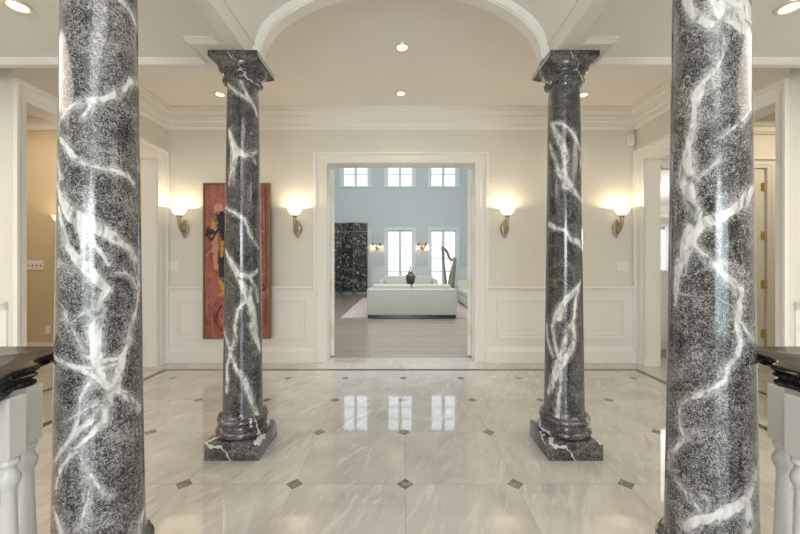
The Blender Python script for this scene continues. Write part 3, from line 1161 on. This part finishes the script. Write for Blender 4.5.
def torus_prof(r, z0, z1, n=8):
    zc, h = (z0 + z1) / 2, (z1 - z0) / 2
    return [(r - h + h * math.cos(t), zc + h * math.sin(t)) for t in [-math.pi / 2 + math.pi * i / n for i in range(n + 1)]]


def column(key, cx, cy, label, seed, mat):
    r = thing('marble_column', label, 'column', (cx, cy, 0), 0, 'four veined marble columns')
    MB().box(-0.165, 0.165, -0.165, 0.165, 0, 0.112, bev=0.004, seg=2).build('plinth', M['block'], r, True)
    prof = [(0.12, 0.112), (0.150, 0.1121)] + torus_prof(0.163, 0.113, 0.160) + [(0.150, 0.161), (0.150, 0.168)] + \
           [(0.142, 0.172), (0.139, 0.180), (0.142, 0.188), (0.149, 0.190), (0.149, 0.195)] + torus_prof(0.154, 0.196, 0.226) + [(0.143, 0.227), (0.143, 0.236), (0.12, 0.2362)]
    MB().lathe(prof, 64).build('base', M['block'], r, True)
    shaft(key, cx, cy, r, mat, 0.236, 2.345, seed)
    prof = [(0.09, 2.345)] + [(0.108, 2.3451)] + torus_prof(0.124, 2.347, 2.377) + [(0.108, 2.378), (0.107, 2.395), (0.112, 2.398), (0.112, 2.404), (0.117, 2.405), (0.118, 2.412)]
    prof += [(0.118 + 0.030 * math.sin(t), 2.413 + 0.036 * (1 - math.cos(t))) for t in [math.pi / 2 * i / 8 for i in range(1, 9)]]
    prof += [(0.12, 2.4495)]
    MB().lathe(prof, 64).build('capital', M['block'], r, True)
    mb = MB()
    mb.box(-0.152, 0.152, -0.152, 0.152, 2.462, 2.4998, bev=0.003, seg=1)
    # sloping underside of the abacus
    q0 = [(-.118, -.118), (.118, -.118), (.118, .118), (-.118, .118)]
    q1 = [(-.149, -.149), (.149, -.149), (.149, .149), (-.149, .149)]
    A = [mb.bm.verts.new((x, y, 2.438)) for x, y in q0]
    B = [mb.bm.verts.new((x, y, 2.463)) for x, y in q1]
    for i in range(4):
        j = (i + 1) % 4
        mb.bm.faces.new((A[i], A[j], B[j], B[i]))
    mb.bm.faces.new(list(reversed(A)))
    mb.bm.faces.new(B)
    mb.build('abacus', M['block'], r)
    return r


column('NL', -1.034, 1.24, 'near left marble column, white vein sweeping down between left rail and gallery', 1, M['shaft'])
column('NR', 1.062, 1.24, 'near right marble column with a broad Y-shaped white vein, beside right rail', 2, M['shaft'])
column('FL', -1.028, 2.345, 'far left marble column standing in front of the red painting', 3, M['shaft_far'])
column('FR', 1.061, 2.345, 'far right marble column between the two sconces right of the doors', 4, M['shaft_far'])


# ------------------------------------------------------------------ balustrades
def inset(P, d):
    n = len(P)
    out = []
    for i in range(n):
        a, p, b_ = Vector(P[i - 1]), Vector(P[i]), Vector(P[(i + 1) % n])
        e1, e2 = (p - a).normalized(), (b_ - p).normalized()
        n1, n2 = Vector((-e1.y, e1.x)), Vector((-e2.y, e2.x))
        m = (n1 + n2).normalized()
        out.append(p + m * d / max(0.5, m.dot(n1)))
    return out


def rounded_plate(mb, P, z0, z1, b):
    """plate of outline P (counter-clockwise) with a half-round edge"""
    rings = []
    n = 6
    for i in range(n + 1):
        t = -math.pi / 2 + math.pi * i / n
        q = inset(P, b * (1 - math.cos(t)))
        z = (z0 + z1) / 2 + (z1 - z0) / 2 * math.sin(t)
        rings.append([mb.bm.verts.new((v[0], v[1], z)) for v in q])
    m = len(P)
    for A, B in zip(rings, rings[1:]):
        for i in range(m):
            j = (i + 1) % m
            mb.bm.faces.new((A[i], A[j], B[j], B[i]))
    mb.bm.faces.new(list(reversed(rings[0])))
    mb.bm.faces.new(rings[-1])


def handrail(sx, cxx, label):
    """marble rail that starts beside the near column and runs back past the camera"""
    o = thing('handrail', label, 'handrail', (sx * (cxx + 0.12), 0, 0), 0, 'black marble handrails')
    ox = cxx + 0.12

    def local(P):
        q = [(sx * (x - ox), y) for x, y in P]
        ar = sum(q[i - 1][0] * q[i][1] - q[i][0] * q[i - 1][1] for i in range(len(q)))
        return q if ar > 0 else list(reversed(q))
    k = cxx - 1.04
    arc = []
    for t in range(150, 211, 10):      # follows the shaft, a hair away from it
        a = math.radians(t)
        arc.append((1.04 - 0.124 * math.cos(a), 1.24 - 0.124 * math.sin(a)))
    arc = list(reversed(arc))
    arc = sorted(arc, key=lambda p: p[1])
    top = [(1.062, 0.99), (1.060, 1.045), (1.068, 1.066), (1.086, 1.078), (1.112, 1.092), (1.130, 1.112), (1.140, 1.140)] + arc + [(1.20, 1.292), (1.58, 1.292), (1.60, 1.27), (1.60, 1.12), (1.58, 1.10), (1.36, 1.06), (1.25, 0.95), (1.19, 0.80), (1.17, 0.5), (1.15, -0.9), (0.99, -0.9), (0.99, 0.5), (0.992, 0.80), (1.02, 0.92)]
    low = [(1.062, 0.99), (1.058, 1.035), (1.066, 1.055), (1.085, 1.062), (1.130, 1.062), (1.20, 1.06), (1.215, 1.0), (1.16, 0.82), (1.12, 0.5), (1.12, -0.9), (0.993, -0.9), (0.993, 0.5), (0.995, 0.80), (1.016, 0.92)]
    top = local([(x + k, y) for x, y in top])
    low = local([(x + k, y) for x, y in low])
    mb = MB()
    rounded_plate(mb, top, 0.884, 0.902, 0.007)
    rounded_plate(mb, inset(top, 0.009), 0.880, 0.884, 0.001)
    rounded_plate(mb, inset(top, 0.004), 0.868, 0.880, 0.005)
    mb.build('rail', M['rail'], o, True)
    mb = MB()
    rounded_plate(mb, inset(low, 0.009), 0.862, 0.8678, 0.001)
    rounded_plate(mb, low, 0.847, 0.862, 0.006)
    mb.build('under_rail', M['rail'], o, True)
    return o


handrail(-1, 1.04, 'black marble handrail with brown streaks on the left balusters')
handrail(1, 1.065, 'black marble handrail with brown streaks on the right balusters')

BP = [(0.024, 0.655), (0.030, 0.650), (0.031, 0.640), (0.022, 0.632), (0.021, 0.622), (0.030, 0.612), (0.0335, 0.600), (0.030, 0.588), (0.022, 0.578), (0.020, 0.570),
      (0.021, 0.54), (0.026, 0.44), (0.034, 0.32), (0.038, 0.25), (0.034, 0.20), (0.024, 0.172), (0.022, 0.166), (0.032, 0.158), (0.032, 0.146), (0.024, 0.140)]


def baluster():
    r = thing('baluster', '', 'baluster', (0, 0, 0), 0, '')
    MB().box(-0.024, 0.024, -0.024, 0.024, 0.685, 0.8465, bev=0.003, seg=1).build('top_block', M['bal'], r)
    MB().lathe([(r_ * 0.72, z_ if z_ < 0.2 else 0.2 + (z_ - 0.2) * (0.485 / 0.455)) for r_, z_ in reversed(BP)], 32).build('turned_shaft', M['bal'], r, True)
    MB().box(-0.024, 0.024, -0.024, 0.024, 0.0, 0.142, bev=0.003, seg=1).build('foot_block', M['bal'], r)
    return r


b0 = baluster()
ft = True
names = ['closest to the column', 'second from the column', 'third from the column']
for s, nm in ((-1, 'left'), (1, 'right')):
    for i in range(2):
        o = b0 if ft else copy_tree(b0)
        ft = False
        o.location = (s * ((1.085, 1.040)[i] + (0.024 if s > 0 else 0)), (1.045, 0.955)[i], 0)
        o['label'] = 'white turned baluster under the %s handrail, %s' % (nm, names[i])
        o['group'] = 'balusters under the %s handrail' % nm


# ------------------------------------------------------------------ wall sconces
def sconce(x, y, label, group, power=4.2):
    r = thing('wall_sconce', label, 'wall sconce', (x, y, 0), 0, group)
    mb = MB()
    # leaf-shaped back plate
    prof = [(0.002, -0.115), (0.014, -0.100), (0.020, -0.085), (0.030, -0.06), (0.042, -0.02), (0.046, 0.01), (0.040, 0.045), (0.026, 0.07),
            (0.016, 0.082), (0.020, 0.092), (0.014, 0.104), (0.002, 0.112)]
    mb.lathe(prof, 20, (0, -0.012, 1.615), sx=1.15, sy=0.35)
    for k in (-1, 1):
        mb.tube([(k * 0.004, -0.024, 1.52), (k * 0.032, -0.024, 1.58), (k * 0.040, -0.022, 1.63), (k * 0.024, -0.024, 1.68), (k * 0.006, -0.026, 1.70)], [0.003, 0.007, 0.008, 0.006, 0.003], 8)
    mb.lathe([(0.004, -0.03), (0.014, -0.015), (0.016, 0.0), (0.012, 0.018), (0.003, 0.03)], 14, (0, -0.028, 1.61))
    mb.build('back_plate', M['brass'], r, True)
    mb = MB()
    mb.tube([(0, -0.02, 1.575), (0, -0.05, 1.565), (0, -0.085, 1.585), (0, -0.112, 1.63), (0, -0.125, 1.69), (0, -0.128, 1.745)],
            [0.010, 0.012, 0.014, 0.017, 0.019, 0.017], 14)
    mb.lathe([(0.012, -0.005), (0.030, 0.0), (0.034, 0.010), (0.030, 0.018), (0.020, 0.020)], 20, (0, -0.128, 1.742))
    mb.build('arm', M['brass'], r, True)
    mb = MB()
    outp = [(0.018, 0.0), (0.034, 0.004), (0.056, 0.020), (0.074, 0.046), (0.088, 0.078), (0.094, 0.090)]
    inp = [(0.089, 0.090), (0.082, 0.076), (0.068, 0.047), (0.051, 0.025), (0.032, 0.010), (0.004, 0.006)]
    mb.lathe(outp + inp, 40, (0, -0.128, 1.758))
    mb.build('glass_shade', M['shade'], r, True)
    l = bpy.data.lights.new('sconce_bulb', 'POINT')
    l.energy = power
    l.color = (1.0, 0.80, 0.52)
    l.shadow_soft_size = 0.02
    lo = bpy.data.objects.new('bulb_light', l)
    COL.objects.link(lo)
    lo.parent = r
    lo.location = (0, -0.128, 1.826)
    return r


sc0 = sconce(-2.61, YB, 'brass wall sconce with lit bowl left of the red painting', 'gallery sconces')
for x, lb in ((-1.25, 'brass wall sconce with lit bowl between red painting and double doors'),
              (1.25, 'brass wall sconce with lit bowl just right of the double doors'),
              (2.60, 'brass wall sconce with lit bowl right of the far right column')):
    c = copy_tree(sc0)
    c.location.x = x
    c['label'] = lb
c = copy_tree(sc0)
c.location = (-4.66, 5.05, 0)
c['label'] = 'wall sconce on tan wall, seen through left opening behind near column'
c['group'] = 'gallery sconces'


# ------------------------------------------------------------------ red painting
def painting():
    r = thing('framed_painting', 'tall red abstract painting of a dark figure behind the far left column', 'painting', (-1.950, YB - 0.045, 0))
    w, z0, z1 = 0.398, 0.30, 2.15
    t = 0.018
    mb = MB()
    mb.box(-w, -w + t, -0.05, -0.008, z0, z1).box(w - t, w, -0.05, -0.008, z0, z1)
    mb.box(-w + t, w - t, -0.05, -0.011, z0, z0 + t).box(-w + t, w - t, -0.05, -0.011, z1 - t, z1)
    mb.build('frame', M['frame'], r)
    nx, nz = 130, 290
    xs = np.linspace(-w + t, w - t, nx)
    zs = np.linspace(z0 + t, z1 - t, nz)
    Xg, Zg = np.meshgrid(xs, zs)
    verts = np.stack([Xg, np.full_like(Xg, -0.040), Zg], -1).reshape(-1, 3)
    back = np.stack([Xg, np.full_like(Xg, -0.014), Zg], -1).reshape(-1, 3)
    idx = np.arange(nx * nz).reshape(nz, nx)
    fc = np.stack([idx[:-1, :-1], idx[:-1, 1:], idx[1:, 1:], idx[1:, :-1]], -1).reshape(-1, 4).tolist()
    n0 = nx * nz
    ring = list(idx[0, :]) + list(idx[1:, -1]) + list(idx[-1, -2::-1]) + list(idx[-2:0:-1, 0])
    fc += [[int(ring[i]), int(ring[i]) + n0, int(ring[(i + 1) % len(ring)]) + n0, int(ring[(i + 1) % len(ring)])] for i in range(len(ring))]
    rg = np.random.RandomState(5)
    col = np.zeros((nz, nx, 3))
    col[:] = (0.33, 0.095, 0.07)

    def fog(sx, sz):
        g = rg.rand(sz, sx)
        xi = np.linspace(0, sx - 1.001, nx)
        zi = np.linspace(0, sz - 1.001, nz)
        x0_, z0_ = xi.astype(int), zi.astype(int)
        fx, fz = xi - x0_, (zi - z0_)[:, None]
        a = g[z0_][:, x0_] * (1 - fx) + g[z0_][:, x0_ + 1] * fx
        b_ = g[z0_ + 1][:, x0_] * (1 - fx) + g[z0_ + 1][:, x0_ + 1] * fx
        return a * (1 - fz) + b_ * fz

    def over(mask, c):
        mask = np.clip(mask, 0, 1)[..., None]
        col[:] = col * (1 - mask) + np.array(c) * mask
    over(fog(8, 18) * 0.9 - 0.3, (0.46, 0.19, 0.155))
    over(fog(16, 30) * 1.4 - 0.62, (0.20, 0.05, 0.04))
    over(fog(26, 9) * 1.2 - 0.72, (0.50, 0.24, 0.20))
    over((fog(20, 44) > 0.86) * 0.5, (0.62, 0.32, 0.26))

    def stroke(pts, wd, c, k=1.0):
        D = np.full(Xg.shape, 9.0)
        for (ax, az), (bx, bz) in zip(pts, pts[1:]):
            L = (bx - ax) ** 2 + (bz - az) ** 2 + 1e-9
            t_ = np.clip(((Xg - ax) * (bx - ax) + (Zg - az) * (bz - az)) / L, 0, 1)
            D = np.minimum(D, np.hypot(Xg - ax - t_ * (bx - ax), Zg - az - t_ * (bz - az)))
        D = D + (fog(40, 90) - 0.5) * wd * 0.9
        over((D < wd) * k, c)
    B_, Y_, P_, G_ = (0.02, 0.015, 0.02), (0.55, 0.32, 0.05), (0.62, 0.30, 0.25), (0.22, 0.19, 0.05)
    stroke([(-0.27, 1.72), (-0.26, 1.45), (-0.24, 1.15)], 0.035, P_, 0.8)
    stroke([(-0.22, 1.86), (-0.16, 1.76)], 0.05, P_)
    stroke([(-0.25, 1.72), (-0.20, 1.66)], 0.045, G_)
    stroke([(-0.34, 1.62), (-0.36, 1.54), (-0.30, 1.47), (-0.22, 1.60)], 0.014, B_)
    stroke([(-0.33, 1.57), (-0.28, 1.56)], 0.03, B_)
    stroke([(-0.18, 1.75), (-0.13, 1.5), (-0.15, 1.2), (-0.10, 1.0)], 0.06, B_)
    stroke([(-0.20, 1.3), (-0.18, 1.05)], 0.03, B_)
    stroke([(-0.17, 1.45), (-0.18, 1.28)], 0.018, Y_)
    stroke([(-0.20, 0.98), (-0.14, 0.86), (-0.19, 0.82)], 0.02, Y_)
    stroke([(0.02, 1.7), (0.10, 1.3), (0.05, 0.9)], 0.06, B_)
    stroke([(-0.05, 1.6), (0.02, 1.1)], 0.04, Y_)
    stroke([(0.25, 0.93), (0.31, 0.95), (0.33, 0.90), (0.28, 0.86)], 0.010, B_)
    stroke([(-0.18, 0.70), (-0.24, 0.58), (-0.23, 0.46), (-0.18, 0.40)], 0.008, B_)
    for k in range(26):
        x_, z_ = rg.uniform(-0.36, -0.22), rg.uniform(0.42, 0.80)
        stroke([(x_, z_), (x_ + rg.uniform(-.02, .02), z_ + rg.uniform(.02, .06))], 0.004, (0.10, 0.03, 0.03))
    stroke([(0.34, 2.1), (0.35, 1.2), (0.34, 0.5)], 0.012, (0.14, 0.03, 0.03), 0.7)
    me = bpy.data.meshes.new('canvas')
    me.from_pydata(verts.tolist() + back.tolist(), [], fc)
    at = me.attributes.new('pigment', 'FLOAT_COLOR', 'POINT')
    c4 = np.concatenate([col.reshape(-1, 3), np.ones((n0, 1))], 1)
    c4 = np.concatenate([c4, c4], 0).astype(np.float32)
    at.data.foreach_set('color', c4.reshape(-1))
    me.materials.append(M['canvas'])
    o = bpy.data.objects.new('canvas', me)
    COL.objects.link(o)
    o.parent = r


painting()


# ------------------------------------------------------------------ small wall fittings
def plate(x, y, z, w, h, gangs, label, name='light_switch', cat='light switch', dark=False):
    r = thing(name, label, cat, (x, y, z))
    MB().box(-w / 2, w / 2, -0.007, 0, -h / 2, h / 2, bev=0.002, seg=1).build('cover_plate', M['plastic'], r)
    for i in range(gangs):
        xx = (i - (gangs - 1) / 2) * w / gangs
        if name == 'wall_outlet':
            for zz in (-0.022, 0.022):
                mb = MB().box(-0.014, 0.014, -0.010, -0.006, zz - 0.013, zz + 0.013, bev=0.003, seg=1)
                mb.build('socket', M['plastic'], r)
        elif dark:
            MB().box(xx - 0.006, xx + 0.006, -0.016, -0.006, -0.016, 0.006, bev=0.001, seg=1).build('toggle', M['slot'], r)
        else:
            MB().box(xx - 0.015, xx + 0.015, -0.010, -0.006, -0.032, 0.032, bev=0.002, seg=1).build('rocker', M['plastic'], r)
    return r


plate(-2.74, YB, 1.165, 0.115, 0.115, 2, 'ivory double light switch left of red painting')
plate(2.68, YB, 1.155, 0.15, 0.115, 3, 'ivory triple light switch below the right outer sconce')
plate(-5.13, 5.05, 1.17, 0.23, 0.13, 4, 'four-gang light switch on tan wall, seen through left opening', dark=True)
plate(-4.95, 5.05, 0.26, 0.08, 0.12, 1, 'ivory wall outlet low on the tan wall seen through left opening', 'wall_outlet', 'outlet')
r = thing('motion_sensor', 'small white motion sensor high in the corner right of the doors', 'sensor', (2.765, YB, 2.68))
MB().box(-0.04, 0.04, -0.045, 0, -0.065, 0.065, bev=0.012, seg=3).build('housing', M['plastic'], r, True)
MB().box(-0.026, 0.026, -0.049, -0.044, -0.045, 0.0, bev=0.002, seg=1).build('sensor_window', M['white'], r)


# ------------------------------------------------------------------ recessed ceiling lights
def can_light(x, y, z, label, power):
    r = thing('recessed_ceiling_light', label, 'ceiling light', (x, y, z), 0, 'recessed ceiling lights')
    mb = MB()
    prof = [(0.046, -0.0005), (0.062, -0.0005), (0.060, -0.006), (0.048, -0.012), (0.043, -0.010), (0.041, -0.0005)]
    seg = 32
    rings = [[mb.bm.verts.new((p[0] * math.cos(2 * math.pi * i / seg), p[0] * math.sin(2 * math.pi * i / seg), p[1])) for i in range(seg)] for p in prof]
    for a, b_ in zip(rings, rings[1:] + rings[:1]):
        for i in range(seg):
            j = (i + 1) % seg
            mb.bm.faces.new((a[i], a[j], b_[j], b_[i]))
    mb.build('trim_ring', M['palebrass'], r, True)
    MB().lathe([(0.042, -0.001), (0.034, -0.006), (0.015, -0.009)], 24).build('lens', M['lens'], r, True)
    l = bpy.data.lights.new('downlight', 'SPOT')
    l.energy = power
    l.color = (1.0, 0.86, 0.66)
    l.spot_size = math.radians(110)
    l.spot_blend = 0.8
    l.shadow_soft_size = 0.04
    lo = bpy.data.objects.new('downlight', l)
    COL.objects.link(lo)
    lo.parent = r
    lo.location = (0, 0, -0.02)
    return r


c0 = can_light(0.01, 3.08, HC, 'recessed light at centre of gallery ceiling, nearer the arch', 7)
for (x, y, z, lb) in ((0.0, 3.92, HC, 'recessed light at centre of gallery ceiling, nearer the double doors'),
                      (2.0, 3.95, HC, 'recessed light in gallery ceiling above the far right column'),
                      (-1.98, 3.94, HC, 'recessed light in gallery ceiling left of the far left column'),
                      (-1.98, 1.86, 2.533, 'recessed light in low ceiling at the top left corner'),
                      (2.02, 1.87, 2.533, 'recessed light in low ceiling at the top right corner')):
    c = copy_tree(c0)
    c.location = (x, y, z)
    c['label'] = lb

# ------------------------------------------------------------------ living room
MB_ = MB().box(-1.31, 2.3, 7.85, 12.3, 0, 0.012)
tag(MB_.build('area_rug', M['rug']), 'large faded pink patterned rug under the pale sofas', 'rug')


def sofa(name, label, loc, rz, width, depth, back_h, seat_h, mat, ncush, cush_h, arm=0.16, cat='sofa'):
    """local: back along y=0 facing -y (rear), seat towards +y"""
    r = thing(name, label, cat, loc, rz)
    w = width / 2
    MB().box(-w + 0.02, w - 0.02, 0.02, depth - 0.02, 0.0, 0.07).build('base', M['black'], r)
    MB().box(-w, w, 0, 0.20, 0.07, back_h, bev=0.018, seg=3).build('backrest', mat, r, True)
    for s in (-1, 1):
        a, b_ = sorted((s * w, s * (w - arm)))
        MB().box(a, b_, 0.20, depth, 0.07, back_h - 0.02, bev=0.018, seg=3).build('armrest', mat, r, True)
    MB().box(-w + arm, w - arm, 0.20, depth, 0.07, seat_h - 0.14, bev=0.01, seg=2).build('seat_base', mat, r, True)
    iw = (2 * w - 2 * arm) / ncush
    for i in range(ncush):
        a = -w + arm + i * iw
        MB().box(a + 0.004, a + iw - 0.004, 0.36, depth + 0.01, seat_h - 0.14, seat_h, bev=0.035, seg=4).build('seat_cushion', mat, r, True)
        MB().box(a - arm * 0.35 * (i == 0) + 0.006, a + iw - 0.006 + arm * 0.35 * (i == ncush - 1), 0.16, 0.40, seat_h, cush_h, bev=0.045, seg=4).build('back_cushion', mat, r, True)
    return r


sofa('sofa', 'pale linen sofa seen from behind, centred beyond the double doors', (0.235, 7.72, 0.012), 0, 1.93, 0.95, 0.625, 0.44, M['sofa'], 2, 0.715)
sofa('sofa', 'sage grey sofa facing the doors, beyond the pale sofa', (0.24, 12.2, 0.012), math.pi, 1.85, 0.95, 0.66, 0.42, M['sofa2'], 2, 0.76)
sofa('sofa', 'pale sofa along the right side, partly hidden by the door leaf', (2.62, 10.1, 0.012), math.pi / 2, 2.0, 0.92, 0.70, 0.43, M['sofa2'], 2, 0.76)
# coffee table with the urn
for o_ in list(COL.objects):
    if o_.name.startswith('sofa.002'):
        o_.location.y = 9.9
r = thing('coffee_table', 'low dark coffee table between the two facing sofas, under the urn', 'table', (0.24, 9.9, 0.012))
MB().box(-0.6, 0.6, -0.35, 0.35, 0.40, 0.45, bev=0.006, seg=2).build('tabletop', M['glasstop'], r)
for sx in (-1, 1):
    for sy in (-1, 1):
        MB().box(sx * 0.56 - 0.03, sx * 0.56 + 0.03, sy * 0.31 - 0.03, sy * 0.31 + 0.03, 0, 0.40).build('leg', M['glasstop'], r)
r = thing('lidded_urn', 'dark lidded urn standing on the table behind the pale sofa', 'urn', (0.26, 9.9, 0.462))
MB().lathe([(0.07, 0), (0.075, 0.02), (0.055, 0.04), (0.06, 0.07), (0.095, 0.16), (0.122, 0.27), (0.125, 0.34), (0.11, 0.41), (0.075, 0.45), (0.058, 0.47), (0.062, 0.49)], 32).build('body', M['urn'], r, True)
MB().lathe([(0.064, 0.49), (0.060, 0.52), (0.035, 0.56), (0.018, 0.58), (0.022, 0.60), (0.024, 0.625), (0.014, 0.65), (0.004, 0.66)], 24).build('lid', M['brass'], r, True)
for s in (-1, 1):
    MB().tube([(s * 0.11, 0, 0.40), (s * 0.15, 0, 0.43), (s * 0.15, 0, 0.37), (s * 0.12, 0, 0.31)], 0.010, 8).build('handle', M['brass'], r, True)

# harp
r = thing('harp', 'gilt pedal harp standing before the right far window', 'harp', (1.86, 14.0, 0))


def HP(px, py):
    return ((px - 448) * 14.0 / F, 0, 1.2 + (263 - py) * 14.0 / F)


MB().box(-0.17, 0.17, -0.16, 0.16, 0.0, 0.10, bev=0.02, seg=2).build('pedestal', M['harp'], r)
MB().tube([(-0.09, 0, 0.09), HP(444.3, 275), HP(442.6, 262), HP(441.8, 249)], [0.055, 0.046, 0.046, 0.05], 14).lathe(
    [(0.05, 0), (0.075, 0.02), (0.06, 0.06), (0.07, 0.09), (0.03, 0.12)], 16, HP(441.9, 249.5)).build('pillar', M['harp'], r, True)
MB().tube([HP(442, 249), HP(444.5, 249.2), HP(446.5, 252.5), HP(448.5, 257.5), HP(450.5, 260.2), HP(452.5, 259.8), HP(454.6, 257.6)],
          [0.05, 0.055, 0.055, 0.05, 0.05, 0.055, 0.05], 12, 1.0).build('neck', M['harp'], r, True)
MB().tube([HP(454.4, 258), HP(453.2, 266), HP(451.2, 277), (0.06, 0, 0.08)], [0.05, 0.085, 0.12, 0.15], 14).build('soundbox', M['harp'], r, True)
mb = MB()
for i in range(16):
    t = i / 15
    a = Vector(HP(446 + 7.6 * t, 252 + 7 * math.sin(t * 2.4)))
    b_ = Vector(HP(447.5 + 5.5 * t, 286 - 24 * t))
    mb.tube([tuple(a), tuple(b_)], 0.0022, 4)
mb.build('strings', M['string'], r)

# folding screen
r = thing('folding_screen', 'tall black lacquer folding screen painted with flowers, left beyond the doors', 'folding screen', (-1.33, 14.30, 0))
x, y = 0.0, 0.0
pw = 0.56
for i in range(5):
    a = math.radians(24 if i % 2 == 0 else -24)
    if i == 0:
        a = math.radians(14)
    dx, dy = -math.cos(a) * pw, (-math.sin(a) * pw if i % 2 else math.sin(a) * -pw)
    nx_, ny_ = x + dx, y + dy
    if x + dx < -1.60:
        break
    e = MB()
    L = pw - 0.012
    mx = Matrix.Translation((x, y, 0)) @ Matrix.Rotation(math.atan2(dy, dx), 4, 'Z')
    e.box(0.006, L, -0.012, 0.012, 0.06, 2.78, mx)
    for u in (0.03, L - 0.07):
        e.box(u, u + 0.04, -0.012, 0.012, 0.0, 0.06, mx)
    p = e.build('panel', M['screen'], r)
    e = MB()
    e.box(0.0, 0.012, -0.015, 0.015, 0.0, 2.80, mx).box(L - 0.006, L + 0.006, -0.015, 0.015, 0.0, 2.80, mx).box(0.012, L - 0.006, -0.015, 0.015, 2.78, 2.80, mx)
    e.build('panel_edge', M['frame'], p)
    x, y = nx_, ny_


# two-light sconces on the far wall
def twin(x, label):
    r = thing('double_wall_sconce', label, 'wall sconce', (x, YL, 1.95), 0, 'double sconces on the blue wall')
    MB().lathe([(0.003, -0.22), (0.03, -0.18), (0.05, -0.08), (0.06, 0.0), (0.035, 0.08), (0.004, 0.12)], 16, (0, -0.03, 0), sy=0.4).build('back_plate', M['brass'], r, True)
    for s in (-1, 1):
        MB().tube([(0, -0.04, -0.08), (s * 0.07, -0.09, -0.12), (s * 0.14, -0.11, -0.07), (s * 0.15, -0.11, 0.0)], 0.012, 8).build('arm', M['brass'], r, True)
        MB().lathe([(0.066, 0.0), (0.070, 0.01), (0.040, 0.11), (0.036, 0.11), (0.062, 0.005)], 20, (s * 0.15, -0.11, -0.01), cap=False).build('lamp_shade', M['smallshade'], r, True)
        l = bpy.data.lights.new('candle_bulb', 'POINT')
        l.energy = 2.5
        l.color = (1.0, 0.62, 0.38)
        l.shadow_soft_size = 0.03
        lo = bpy.data.objects.new('bulb_light', l)
        COL.objects.link(lo)
        lo.parent = r
        lo.location = (s * 0.15, -0.11, -0.04)
    return r


t0 = twin(-1.03, 'double wall sconce between the folding screen and the middle window')
t1 = copy_tree(t0)
t1.location.x = 0.90
t1['label'] = 'double wall sconce between the middle and right windows'

# ------------------------------------------------------------------ back room on the right
r = thing('vanity_cabinet', 'white low cabinet seen through the right opening', 'cabinet', (3.9, 4.97, 0))
MB().box(-0.42, 0.42, 0.02, 0.42, 0.08, 1.06).build('body', M['white'], r)
MB().box(-0.44, 0.44, 0.0, 0.44, 1.06, 1.10, bev=0.004, seg=1).build('worktop', M['white'], r)
MB().box(-0.40, 0.40, 0.05, 0.42, 0.0, 0.08).build('toe_kick', M['white'], r)
for s in (-1, 1):
    a, b_ = sorted((s * 0.01, s * 0.40))
    d = MB().box(a, b_, 0.0, 0.02, 0.12, 1.02, bev=0.003, seg=1).box(a + 0.05, b_ - 0.05, -0.006, 0.0, 0.18, 0.20).box(a + 0.05, b_ - 0.05, -0.006, 0.0, 0.94, 0.96).build('door', M['white'], r)
    MB().lathe([(0.006, 0), (0.006, 0.015), (0.013, 0.02), (0.010, 0.03)], 12, mx=Matrix.Translation((s * 0.04, 0.0, 0.75)) @ Matrix.Rotation(math.pi / 2, 4, 'X')).build('knob', M['gold'], d, True)
r = thing('curtain', 'white curtain at the far window seen through right opening', 'curtain', (8.8, 11.45, 0))
mb = MB()
pts = [(-0.40 + 0.02 * i, 0.03 * math.sin(i * 1.1), 0) for i in range(41)]
A = [mb.bm.verts.new((x, y, 0.05)) for x, y, z in pts] + [mb.bm.verts.new((x, y + 0.006, 0.05)) for x, y, z in reversed(pts)]
B = [mb.bm.verts.new((v.co.x, v.co.y, 2.36)) for v in A]
n_ = len(A)
for i in range(n_):
    j = (i + 1) % n_
    mb.bm.faces.new((A[i], A[j], B[j], B[i]))
mb.bm.faces.new(list(reversed(A)))
mb.bm.faces.new(B)
mb.build('cloth', M['curtain'], r, True)
MB().tube([(-0.50, 0, 2.40), (0.55, 0, 2.40)], 0.016, 10).lathe([(0.01, -0.05), (0.05, -0.02), (0.055, 0.01), (0.03, 0.05), (0.005, 0.06)], 14, (-0.53, 0, 2.40)).box(-0.46, -0.44, 0, 0.15, 2.385, 2.41).box(0.44, 0.46, 0, 0.15, 2.385, 2.41).build('curtain_rod', M['white'], r, True)
